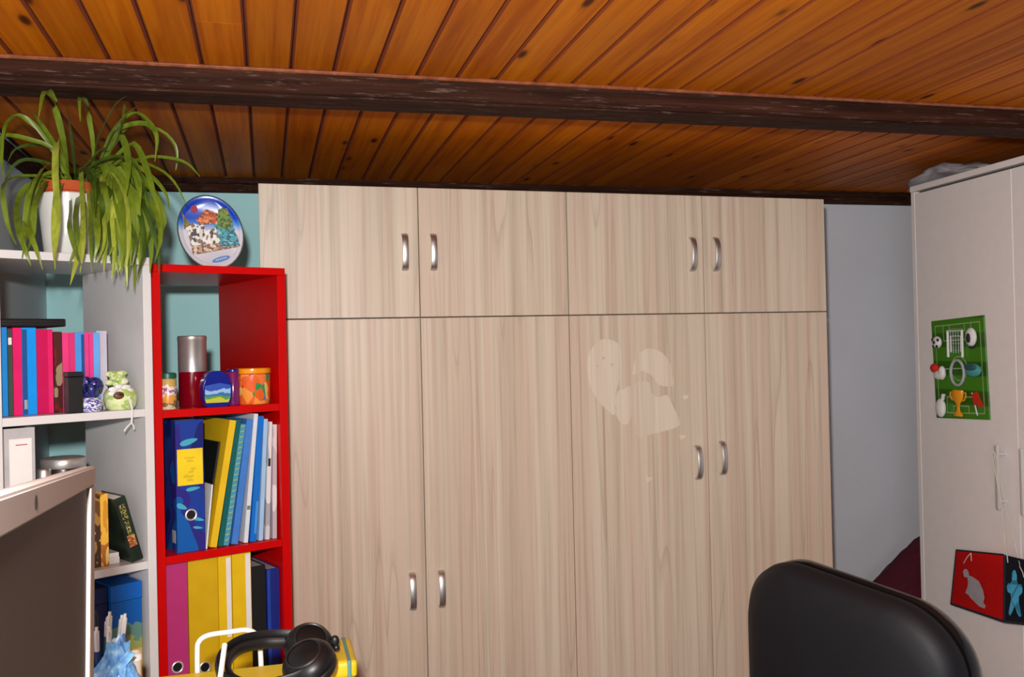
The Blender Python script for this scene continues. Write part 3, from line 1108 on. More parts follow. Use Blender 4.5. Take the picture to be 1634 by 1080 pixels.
M['fig_blue'] = printed('figurine_blue', [(28, 30, 90), (46, 52, 130), (22, 24, 70), (84, 80, 150)], 60, .25, 1)
M['fig_white'] = printed('figurine_white_blue', [(214, 212, 222), (90, 90, 170), (226, 224, 230), (60, 60, 150)], 70, .25, 5, (1, 1, 2))
t = thing('blue_figurine', 'dark blue and white china figurine on the upper white shelf', 'figurine', (0, 0, 0))
place(t, WH, .192, .030, -SP + .0006)
bm = BM(); lathe(bm, [(0, 0), (.023, 0), (.026, .006), (.027, .016), (.024, .026), (.018, .031), (0, .031)], 24)
obj('base', bm, M['fig_white'], t, True)
bm = BM()
for c, r in (((0, 0, .045), .021), ((.009, -.006, .060), .018), ((-.014, .004, .052), .014), ((.014, .004, .050), .015), ((0, -.012, .050), .015), ((-.004, .002, .066), .013)):
    blob(bm, r, r, r * .9, c, 12)
obj('flower_cluster', bm, M['fig_blue'], t, True)
bm = BM()
for c, r in (((-.022, -.006, .040), .008), ((-.020, -.004, .060), .007), ((-.024, 0, .050), .006)):
    blob(bm, r, r * .7, r, c, 8)
obj('leaf', bm, M['mg_grey'], t, True)

M['cup_green'] = printed('cup_pale_green', [(196, 214, 140), (212, 222, 170), (170, 196, 110), (226, 228, 200)], 35, .2, 2)
t = thing('flowered_jar', 'pale green flowered jar with a white ribbon on the upper white shelf', 'jar', (0, 0, 0))
place(t, WH, .2625, .034, -SP + .0006)
bm = BM(); lathe(bm, [(0, 0), (.026, 0), (.033, .008), (.036, .022), (.035, .036), (.029, .047), (.022, .050), (0, .050)], 28)
obj('body', bm, M['cup_green'], t, True)
bm = BM(); 
fr = random.Random(8)
for k in range(11):
    a = k * 2.4
    blob(bm, .013 + fr.uniform(-.003, .004), .008, .006 + fr.uniform(0, .004), (-.006 + .019 * math.cos(a) * fr.uniform(.3, 1), .012 * math.sin(a), .056 + fr.uniform(0, .026)), 8)
obj('flower', bm, M['cup_green'], t, True)
bm = BM(); blob(bm, .013, .006, .009, (-.016, -.031, .033))
obj('flower_centre', bm, printed('flower_brown', [(70, 46, 24), (110, 74, 34), (50, 34, 20)], 90, .5), t, True)
bm = BM()
for k in range(5):
    a = k * 1.256
    blob(bm, .010 + .002 * (k % 2), .004, .006, (-.010 + .019 * math.cos(a * .62 + .2), -.027, .040 + .013 * math.sin(a * .62 + .2)), 8)
obj('petal', bm, M['mg_white'], t, True)
bm = BM()
tube(bm, spline([(.004, -.034, .030), (.006, -.045, .004), (.005, -.047, -.014), (.004, -.046, -.030)], 10), .0022, 6)
tube(bm, spline([(.004, -.046, -.028), (-.006, -.046, -.037), (-.013, -.045, -.046)], 6), .0016, 6)
tube(bm, spline([(.004, -.046, -.028), (.009, -.046, -.038), (.010, -.045, -.044)], 6), .0016, 6)
obj('ribbon', bm, M['mg_white'], t, True)

# second shelf down
t = thing('magazine_file', 'grey magazine file with a white sheet on the white shelf', 'file', (0, 0, 0))
place(t, WH, .0085, .004, -2 * SP + .0006)
bm = BM()
box(bm, 0, .002, 0, .25, 0, .322); box(bm, .0575, .0595, 0, .25, 0, .322); box(bm, .002, .0575, 0, .002, 0, .322); box(bm, .002, .0575, .248, .25, 0, .25); box(bm, .002, .0575, .002, .248, 0, .002)
obj('body', bm, M['paper_grey'], t)
bm = BM(); box(bm, .0095, .0530, -.0009, -.0001, .02, .300)
obj('sheet', bm, M['paper'], t)
bm = BM()
for k in range(7):
    box(bm, .022 + k * .0033, .0245 + k * .0033, -.0013, -.0008, .286, .2885)
obj('heading', bm, C('heading_red', (170, 60, 90)), t)
bm = BM(); box(bm, .006, .05, .006, .24, .0025, .30)
obj('papers', bm, M['paper'], t)

t = thing('cream_canister', 'small cream canister with grey lid between grey file and silver lidded tin', 'canister', (0, 0, 0))
place(t, WH, .0895, .018, -2 * SP + .0006)
bm = BM(); lathe(bm, [(0, 0), (.0125, 0), (.0135, .003), (.0135, .212), (0, .212)], 20)
obj('body', bm, C('cream', (216, 210, 196)), t, True)
bm = BM(); lathe(bm, [(0, .2125), (.0142, .2125), (.0142, .228), (.012, .231), (0, .231)], 20)
obj('lid', bm, M['satin'], t, True)

t = thing('lidded_tin', 'tall gold tin with a silver lid behind the computer monitor', 'tin', (0, 0, 0))
place(t, WH, .1445, .057, -2 * SP + .0006)
bm = BM(); lathe(bm, [(0, 0), (.040, 0), (.042, .003), (.042, .212), (.038, .222), (.038, .226), (0, .226)], 32)
obj('body', bm, banded('gold_print', 0, .226, [(0, (170, 150, 70)), (.8, (196, 178, 92)), (.93, (40, 36, 34))], .3, .04), t, True)
bm = BM(); lathe(bm, [(0, .2265), (.045, .2265), (.0465, .229), (.0465, .243), (.0445, .2465), (.040, .248), (0, .2475)], 36)
obj('lid', bm, M['steel'], t, True)

gold_p = printed('spine_brown_gold', [(92, 62, 30), (150, 110, 50), (60, 40, 24), (190, 150, 80)], 28, .4, 7, (1, 1, .6))
book('brown patterned book half hidden behind the monitor edge', WH, .1935, 2, .0170, .158, .13, gold_p, dep=.03, group='books on the lower white shelf')
book('orange yellow book left of the leaning dark green book', WH, .2112, 2, .0170, .160, .13, printed('spine_orange', [(204, 140, 40), (226, 172, 60), (176, 104, 36), (232, 200, 120)], 26, .4, 11, (1, 1, .5)), dep=.03, group='books on the lower white shelf')
LD = printed('spine_dark_green', [(22, 34, 26), (28, 44, 32), (16, 26, 20)], 18, .35, 4)


def leaf_book(t):
    bm = BM()
    for (x0, x1, z0, z1, mm) in ((.007, .020, .100, .135, 0), (.009, .018, .060, .096, 0), (.005, .022, .035, .062, 1)):
        box(bm, x0, x1, -.0007, .0002, z0, z1, 0, mm)
    obj('spine_print', bm, [printed('gilt', [(28, 40, 28), (150, 140, 70), (30, 40, 28), (180, 160, 90)], 150, .4, 2), printed('emblem', [(170, 130, 60), (150, 60, 40), (200, 170, 100)], 150, .4, 9)], t)


book('dark green book with gilt print leaning left against the orange one', WH, .2720, 2, .0265, .152, .12, LD, dep=.010, lean=-.265, group='books on the lower white shelf', extra=leaf_book)
t = thing('paper_stack', 'small stack of white papers under the leaning dark green book', 'papers', (0, 0, 0))
place(t, WH, .2300, .035, -2 * SP + .0006)
bm = BM()
box(bm, 0, .024, 0, .08, 0, .014); box(bm, .001, .0235, .002, .08, .0142, .024)
obj('sheets', bm, M['paper'], t)

# third shelf down: blue box with a landscape print
t = thing('storage_box', 'blue cardboard box with landscape print on the lowest visible white shelf', 'box', (0, 0, 0))
place(t, WH, .2265, .016, -3 * SP + .0006, 0, 0)
bm = BM(); box(bm, 0, .068, 0, .20, 0, .262, .001)
obj('body', bm, banded('landscape_print', 0, .30, [(0, (196, 160, 96)), (.36, (206, 170, 104)), (.50, (150, 160, 90)), (.58, (96, 140, 130)), (.70, (8, 92, 178))], .35, .05, 40), t)
bm = BM(); box(bm, -.0008, .0688, -.0008, .2008, .2625, .300, .001)
obj('lid', bm, C('box_blue', (6, 96, 190)), t)
t = thing('storage_box', 'dark navy box left of the blue landscape box, behind the pens', 'box', (0, 0, 0))
place(t, WH, .1535, .03, -3 * SP + .0006, 0, 0)
bm = BM(); box(bm, 0, .070, 0, .20, 0, .262, .001)
obj('body', bm, C('box_navy', (14, 30, 78)), t)
bm = BM(); box(bm, -.0008, .0708, -.0008, .2008, .2625, .298, .001)
obj('lid', bm, C('box_navy', (14, 30, 78)), t)

# ---- red unit, first compartment
M['can_print'] = banded('can_print', 0, .09, [(0, (196, 184, 150)), (.10, (120, 90, 60)), (.18, (216, 150, 60)), (.36, (220, 210, 216)), (.42, (150, 90, 140)), (.52, (224, 214, 200)), (.62, (190, 160, 90)), (.84, (150, 120, 60))], .3, .12, 90)
t = thing('spice_can', 'small printed can with a green lid at the left of the red shelf', 'can', (0, 0, 0))
place(t, RE, .0385, .022, -SP + .0006)
bm = BM(); lathe(bm, [(0, 0), (.0185, 0), (.0195, .003), (.0195, .070), (.018, .073), (0, .073)], 24)
obj('body', bm, M['can_print'], t, True)
bm = BM(); lathe(bm, [(0, .0735), (.0198, .0735), (.0198, .085), (.018, .087), (0, .087)], 24)
obj('lid', bm, C('lid_green', (8, 84, 62)), t, True)

t = thing('tea_canister', 'tall canister, silver above and dark red below, in the red shelf', 'canister', (0, 0, 0))
place(t, RE, .1270, .108, -SP + .0006)
bm = BM(); lathe(bm, [(0, 0), (.033, 0), (.034, .002), (.034, .0855), (0, .0855)], 36)
obj('body', bm, plain('dark_red_gloss', (120, 4, 22), .15, var=.04), t, True)
bm = BM(); lathe(bm, [(0, .086), (.0345, .086), (.0345, .163), (.0352, .164), (.0352, .1735), (.033, .176), (0, .1755)], 36)
obj('lid', bm, M['steel'], t, True)

t = thing('blue_tin', 'many-sided blue printed tin in front of the red shelf side', 'tin', (0, 0, 0))
place(t, RE, .1185, .012, -SP + .0006, 0, -.10)
pl = [(.008, 0), (.062, 0), (.070, .022), (.071, .052), (.060, .078), (.047, .0875), (.022, .0875), (.008, .076), (0, .050), (.002, .018)]
bm = BM(); prism(bm, pl, 0, .042, 'y')
bmesh.ops.bevel(bm, geom=list(bm.edges), offset=.0025, segments=2, affect='EDGES')
obj('body', bm, plain('tin_blue', (22, 34, 130), .18), t, True)
bm = BM(); prism(bm, [(.007, .010), (.061, .010), (.066, .022), (.067, .052), (.040, .058), (.006, .052), (.004, .022)], -.0009, .0002, 'y')
obj('picture', bm, banded('tin_picture', .012, .052, [(0, (190, 190, 60)), (.22, (90, 150, 70)), (.36, (60, 110, 180)), (.50, (150, 186, 226)), (.72, (50, 84, 176))], .25, .16, 32), t)
t = thing('purple_tin', 'narrow purple and white tin between blue tin and orange tub', 'tin', (0, 0, 0))
place(t, RE, .2010, .030, -SP + .0006)
bm = BM(); lathe(bm, [(0, 0), (.0145, 0), (.0155, .003), (.0155, .080), (.013, .084), (0, .084)], 28)
obj('body', bm, plain('tin_purple', (112, 28, 92), .15), t, True)
bm = BM(); lathe(bm, [(0, .0842), (.0150, .0842), (.0150, .089), (.012, .091), (0, .091)], 28)
obj('lid', bm, plain('tin_blue', (22, 34, 130), .18), t, True)

t = thing('orange_tub', 'round orange printed tub at the right of the red shelf', 'tub', (0, 0, 0))
place(t, RE, .2610, .052, -SP + .0006)
bm = BM(); lathe(bm, [(0, 0), (.041, 0), (.043, .003), (.044, .075), (.041, .077), (0, .077)], 40)
obj('body', bm, patchwork('tub_print', [(226, 96, 40), (232, 120, 50), (96, 110, 160), (214, 50, 20), (236, 150, 60), (232, 190, 110), (60, 140, 80), (230, 100, 44)], 52, .2, (1, 1, .7)), t, True)
bm = BM(); lathe(bm, [(0, .0775), (.0455, .0775), (.0460, .079), (.0455, .089), (.043, .091), (0, .090)], 40)
obj('lid', bm, plain('lid_orange', (238, 146, 12), .2), t, True)


# ---- binders
def binder(label, q, a, k, th, h, d, mat, dep=.02, hole_z=.06, label_mat=None, lab=None, group='ring binders on the red shelf', extra=None, yaw=0.0):
    t = book(label, q, a, k, th, h, d, mat, dep, 0, group, 'paper_grey', 'ring binder', None, yaw)
    if hole_z:
        bm = BM()
        tube(bm, [(th / 2 + .0125 * math.cos(i * PI / 10), -.0006, hole_z + .0125 * math.sin(i * PI / 10)) for i in range(20)], .0022, 8, True)
        obj('finger_ring', bm, M['chrome'], t, True)
        bm = BM(); prism(bm, [(th / 2 + .0115 * math.cos(i * PI / 8), hole_z + .0115 * math.sin(i * PI / 8)) for i in range(16)], -.0005, .0003, 'y')
        obj('finger_hole', bm, M['black'], t)
    if extra:
        extra(t)
    return t


M['binder_sea'] = printed('binder_sea', [(26, 34, 110), (30, 60, 150), (46, 40, 130), (20, 90, 170), (34, 44, 136)], 9, .3, 8, (1, 1, .6))
M['fish'] = plain('fish_print', (70, 170, 196), .35)
M['note_yellow'] = plain('note_yellow', (238, 206, 10), .6)
M['ink'] = plain('ink', (92, 90, 40), .7)


def sea(t):
    th = .0675
    bm = BM(); box(bm, .003, .0645, -.0012, -.0002, .160, .247)
    obj('label_card', bm, M['note_yellow'], t, label='yellow handwritten label card')
    bm = BM()
    r2 = random.Random(4)
    for (z, x0, n) in ((.226, .021, 6), (.218, .026, 4), (.199, .036, 3), (.192, .030, 3), (.181, .018, 6), (.172, .026, 4)):
        for i in range(n):
            x = x0 + i * .004
            tube(bm, [(x, -.0014, z - .003), (x + .0015, -.0014, z + .003 + r2.uniform(-.002, .002)), (x + .003, -.0014, z - .002)], .0003, 4)
    obj('handwriting', bm, M['ink'], t)
    for (cx, cz, rx, rz, an) in ((.032, .264, .022, .007, .25), (.040, .150, .017, .0045, .1), (.012, .110, .014, .006, -.5), (.052, .075, .014, .004, -.3), (.050, .055, .012, .003, -.2)):
        pts = []
        for i in range(14):
            a = 2 * PI * i / 14
            u, v = rx * math.cos(a), rz * math.sin(a) * (1 - .35 * math.cos(a))
            pts.append((cx + u * math.cos(an) - v * math.sin(an), cz + u * math.sin(an) + v * math.cos(an)))
        pts = [(min(max(x, .0005), th - .0005), z) for x, z in pts]
        bm = BM(); prism(bm, pts, -.0007, .0001, 'y')
        obj('fish_print', bm, M['fish'], t)
    bm = BM(); box(bm, -.0006, .0002, .012, .034, .022, .052)
    obj('side_label', bm, M['paper_grey'], t)


binder('deep blue underwater print ring binder with a yellow label card', RE, .0520, 2, .0675, .316, .27, M['binder_sea'], dep=.018, hole_z=.088, extra=sea, yaw=0)
GF = 'folders on the second red shelf'
yel = C('folder_yellow', (226, 186, 16), .5)
LN = .165
# small booklets in the wedge beside the binder
book('thin white booklet standing beside the underwater binder', RE, .1206, 2, .0035, .155, .20, M['paper'], dep=.020, lean=.115, group=GF, cat='booklet')
book('black notebook behind the thin white booklet', RE, .1246, 2, .0050, .258, .20, M['black'], dep=.050, lean=.170, group=GF, cat='booklet')


def spiral(t):
    bm = BM()
    for i in range(22):
        z = .012 + i * .0134
        tube(bm, [(.002, -.0004, z), (.0065, -.0028, z + .002), (.011, -.0004, z + .004)], .0011, 5)
    o = obj('spiral_binding', bm, C('spiral_yellow', (206, 196, 90)), t)
    o['kind'] = 'stuff'


def tab(t):
    bm = BM(); box(bm, .001, .0090, -.0008, .0002, .082, .092)
    obj('clasp', bm, C('clasp_grey', (110, 130, 110)), t)


ROW = [
    ('yellow cardboard folder leaning right beside the underwater binder', .0165, .312, .180, yel, 'folder', None),
    ('dark green folder leaning right of the yellow cardboard folder', .0120, .312, .173, C('folder_dark_green', (6, 92, 90)), 'folder', None),
    ('teal spiral bound notebook with yellow rings, leaning', .0130, .300, .170, C('folder_teal', (70, 150, 176)), 'notebook', spiral),
    ('mid blue folder right of the teal spiral bound notebook', .0165, .310, .150, C('folder_mid_blue', (64, 124, 206)), 'folder', None),
    ('white folder spine with a grey clasp in the blue row', .0105, .322, .105, C('folder_white', (214, 220, 228)), 'folder', tab),
    ('strong blue folder with a pale tab, right of the white one', .0150, .314, .088, C('folder_strong_blue', (8, 110, 206)), 'folder', spine_bar(.02, .10, .009, .0148, sky_b)),
    ('pale blue plastic folder right of the strong blue one', .0105, .306, .066, C('folder_pale_blue', (160, 196, 232)), 'folder', None),
    ('greyish white sleeve of papers left of the last sleeve', .0112, .298, .046, printed('sleeve_a', [(206, 204, 210), (170, 168, 178), (222, 220, 224)], 16, .3, 3, (1, 1, .3)), 'folder', lambda t: spine_bar(.185, .205, .003, .009, 'cab_dark')(t)),
    ('clear sleeve of white papers at the right end of the folder row', .0112, .290, .022, printed('sleeve_b', [(214, 208, 212), (190, 180, 188), (226, 222, 224)], 16, .25, 9, (1, 1, .3)), 'folder', None),
]
tl = .1312 + .312 * math.tan(.180)
for lab_, th_, h_, ln_, mt_, ct_, ex_ in ROW:
    book(lab_, RE, tl - .312 * math.tan(ln_), 2, th_, h_, .26, mt_, dep=.020, lean=ln_, group=GF, cat=ct_, extra=ex_)
    tl += th_ / math.cos(ln_) + .0006

pinkc = C('binder_magenta', (178, 44, 112), .45)
ylc = C('binder_yellow', (226, 186, 14), .4)
binder('magenta ring binder at the left of the lower red shelf', RE, .0200, 3, .0540, .322, .27, pinkc, dep=.020, hole_z=.075)
binder('wide yellow ring binder beside the magenta binder', RE, .0765, 3, .0720, .322, .27, C('binder_yellow_deep', (206, 166, 8), .4), dep=.020, hole_z=.060)
binder('narrow yellow binder with white spine strip, middle of the lower red shelf', RE, .1505, 3, .0330, .323, .27, ylc, dep=.022, hole_z=0, extra=spine_bar(.12, .315, .020, .0315, 'paper'))
binder('yellow binder with white spine strip beside the black binder', RE, .1850, 3, .0480, .324, .27, ylc, dep=.020, hole_z=0, extra=spine_bar(.10, .318, .034, .0465, 'paper'))
binder('low black binder between the yellow and the dark blue binder', RE, .2360, 3, .0360, .282, .25, M['black'], dep=.024, hole_z=0)
binder('low dark blue binder at the right end of the lower red shelf', RE, .2740, 3, .0330, .270, .25, C('binder_navy', (18, 36, 120), .4), dep=.020, hole_z=0, extra=spine_bar(.002, .268, .001, .009, C('navy_edge', (32, 66, 160))))

# ---- souvenir plate on top of the red unit
t = thing('souvenir_plate', 'oval souvenir plate with a lakeside town picture on the red shelf', 'plate', (0, 0, 0))
place(t, RE, .1725, .085, .0008)
t.rotation_euler = (-.10, 0, RE['th'] - .35)
TE = math.radians(17)
PA, PB, PZ = .077, .096, .0940


def el(k, f=1.0, n=40):
    a = 2 * PI * k / n
    u, v = PA * f * math.cos(a), PB * f * math.sin(a)
    return (u * math.cos(TE) - v * math.sin(TE), u * math.sin(TE) + v * math.cos(TE) + PZ)


def rp(u, v):
    return (u * math.cos(TE) - v * math.sin(TE), u * math.sin(TE) + v * math.cos(TE) + PZ)


bm = BM()
for f0, y0, f1, y1 in ((1.0, .000, .98, -.004), (.98, -.004, .90, -.003), (.90, -.003, .86, 0.0)):
    A = [bm.verts.new((el(k, f0)[0], y0, el(k, f0)[1])) for k in range(40)]
    B = [bm.verts.new((el(k, f1)[0], y1, el(k, f1)[1])) for k in range(40)]
    for k in range(40):
        bm.faces.new((A[k], A[(k + 1) % 40], B[(k + 1) % 40], B[k]))
bm.faces.new(B)
A2 = [bm.verts.new((el(k, 1.0)[0], 0, el(k, 1.0)[1])) for k in range(40)]
B2 = [bm.verts.new((el(k, .8)[0], .011, el(k, .8)[1])) for k in range(40)]
for k in range(40):
    bm.faces.new((A2[k], B2[k], B2[(k + 1) % 40], A2[(k + 1) % 40]))
bm.faces.new(B2)
bmesh.ops.remove_doubles(bm, verts=bm.verts, dist=1e-5)
m, nt, b = new_mat('plate_glaze')
tc = nt.nodes.new('ShaderNodeTexCoord')
spx = nt.nodes.new('ShaderNodeSeparateXYZ')
nt.links.new(tc.outputs['Object'], spx.inputs[0])
mr = N(nt, 'ShaderNodeMapRange'); mr.inputs['From Min'].default_value = 0; mr.inputs['From Max'].default_value = .19
nt.links.new(spx.outputs['Z'], mr.inputs['Value'])
r = ramp(nt, [(.0, srgb(208, 204, 214)), (.50, srgb(206, 206, 216)), (.60, srgb(70, 140, 220)), (.68, srgb(16, 72, 190)), (1.0, srgb(8, 52, 168))])
nt.links.new(mr.outputs[0], r.inputs[0]); nt.links.new(r.outputs[0], b.inputs['Base Color'])
b.inputs['Roughness'].default_value = .22
obj('disc', bm, m, t, True)
bm = BM()
tube(bm, [(el(k, .995)[0], .002, el(k, .995)[1]) for k in range(40)], .0028, 6, True)
obj('rim', bm, C('plate_rim', (44, 60, 70)), t, True)


def patch(poly, name, mat, y=-.0052, dy=.006, label=None):
    bm = BM(); prism(bm, [rp(p[0] * 1.14, p[1] * 1.12) for p in poly], y, y + dy, 'y')
    return obj(name, bm, mat, t, label=label)


W_ = patchwork('town_white', [(226, 222, 218), (60, 56, 62), (230, 228, 222), (214, 206, 196), (120, 100, 92), (224, 220, 214)], 150, .4, (1, 1, .8))
patch([(-.052, -.040), (.050, -.050), (.052, -.022), (-.050, -.012)], 'shore', patchwork('shore', [(150, 90, 60), (206, 190, 180), (110, 70, 50), (180, 150, 110)], 170, .4), -.0044)
patch([(-.048, -.020), (-.048, .026), (-.030, .030), (-.022, .022), (-.010, .022), (-.010, -.026)], 'white_houses', W_, -.0062)
patch([(-.010, -.028), (-.010, .004), (.012, .006), (.012, -.030)], 'white_houses', W_, -.0068)
patch([(.010, -.040), (.010, .016), (.050, .010), (.050, -.048)], 'lake', printed('lake', [(40, 120, 140), (70, 160, 176), (30, 90, 110), (130, 190, 200)], 60, .2, 4, (1, 1, 2)), -.0048)
patch([(-.014, .020), (-.022, .034), (-.006, .046), (.006, .052), (.018, .044), (.030, .032), (.022, .014)], 'orange_roofs', patchwork('roofs', [(206, 110, 60), (170, 74, 34), (226, 140, 90), (110, 60, 40)], 170, .4), -.0062)
patch([(.016, .006), (.024, .026), (.030, .044), (.042, .046), (.050, .040), (.051, .004), (.036, -.008)], 'green_trees', patchwork('trees', [(70, 110, 30), (100, 140, 40), (40, 80, 40), (130, 130, 50)], 170, .5), -.0066)
patch([(-.052, .022), (-.048, .040), (-.045, .062), (-.041, .040), (-.034, .026)], 'church_spire', patchwork('spire', [(110, 110, 40), (80, 90, 40), (140, 110, 50)], 170, .5), -.0066)
patch([(-.018 + .0075 * math.cos(k * PI / 6), .060 + .0085 * math.sin(k * PI / 6)) for k in range(12)], 'red_badge', C('badge_red', (150, 20, 60)), -.005)
patch([(.002 + .020 * math.cos(k * PI / 8), -.066 + .0055 * math.sin(k * PI / 8)) for k in range(16)], 'name_plaque', C('plaque_blue', (60, 110, 176)), -.0048)
bm = BM()
for k in range(6):
    p = rp(-.0095 + k * .0048, -.0738)
    box(bm, p[0] - .0014, p[0] + .0014, -.0055, -.0045, p[1] - .0018, p[1] + .0018)
obj('plaque_lettering', bm, C('plaque_pale', (170, 196, 220)), t)

# ---------------------------------------------------------------- spider plant on the white unit
pot_c = sp(WH, .2000, .150, .0006)
t = thing('potted_spider_plant', 'spider plant with long arching leaves in a white pot on the white shelf', 'plant', pot_c)
bm = BM(); lathe(bm, [(0, 0), (.047, 0), (.050, .003), (.056, .07), (.0625, .138), (.0635, .146), (.0615, .148), (.0590, .146), (.054, .07), (.050, .012), (0, .010)], 40)
obj('cachepot', bm, plain('glazed_white', (226, 224, 220), .15, var=.02), t, True)
bm = BM(); lathe(bm, [(0, .012), (.040, .012), (.0535, .135), (.0545, .152), (.0575, .153), (.0575, .175), (.0545, .176), (.0525, .160), (0, .150)], 36)
obj('terracotta_pot', bm, plain('terracotta', (186, 78, 30), .8, var=.12), t, True)
bm = BM(); lathe(bm, [(0, .168), (.030, .166), (.0530, .160), (0, .158)], 24)
obj('soil', bm, plain('soil', (44, 30, 22), .95, var=.3, scale=200), t)


def leaf_mat(name, a, b_):
    m, nt, b = new_mat(name)
    mp = mapping(nt, (60, 60, 8))
    no = N(nt, 'ShaderNodeTexNoise', Scale=1.0, Detail=2.0)
    nt.links.new(mp.outputs[0], no.inputs['Vector'])
    r = ramp(nt, [(.3, srgb(*a)), (.7, srgb(*b_))])
    nt.links.new(no.outputs['Fac'], r.inputs[0]); nt.links.new(r.outputs[0], b.inputs['Base Color'])
    b.inputs['Roughness'].default_value = .38
    b.inputs['Transmission Weight'].default_value = 0.0
    b.inputs['Subsurface Weight'].default_value = 0.0
    return m


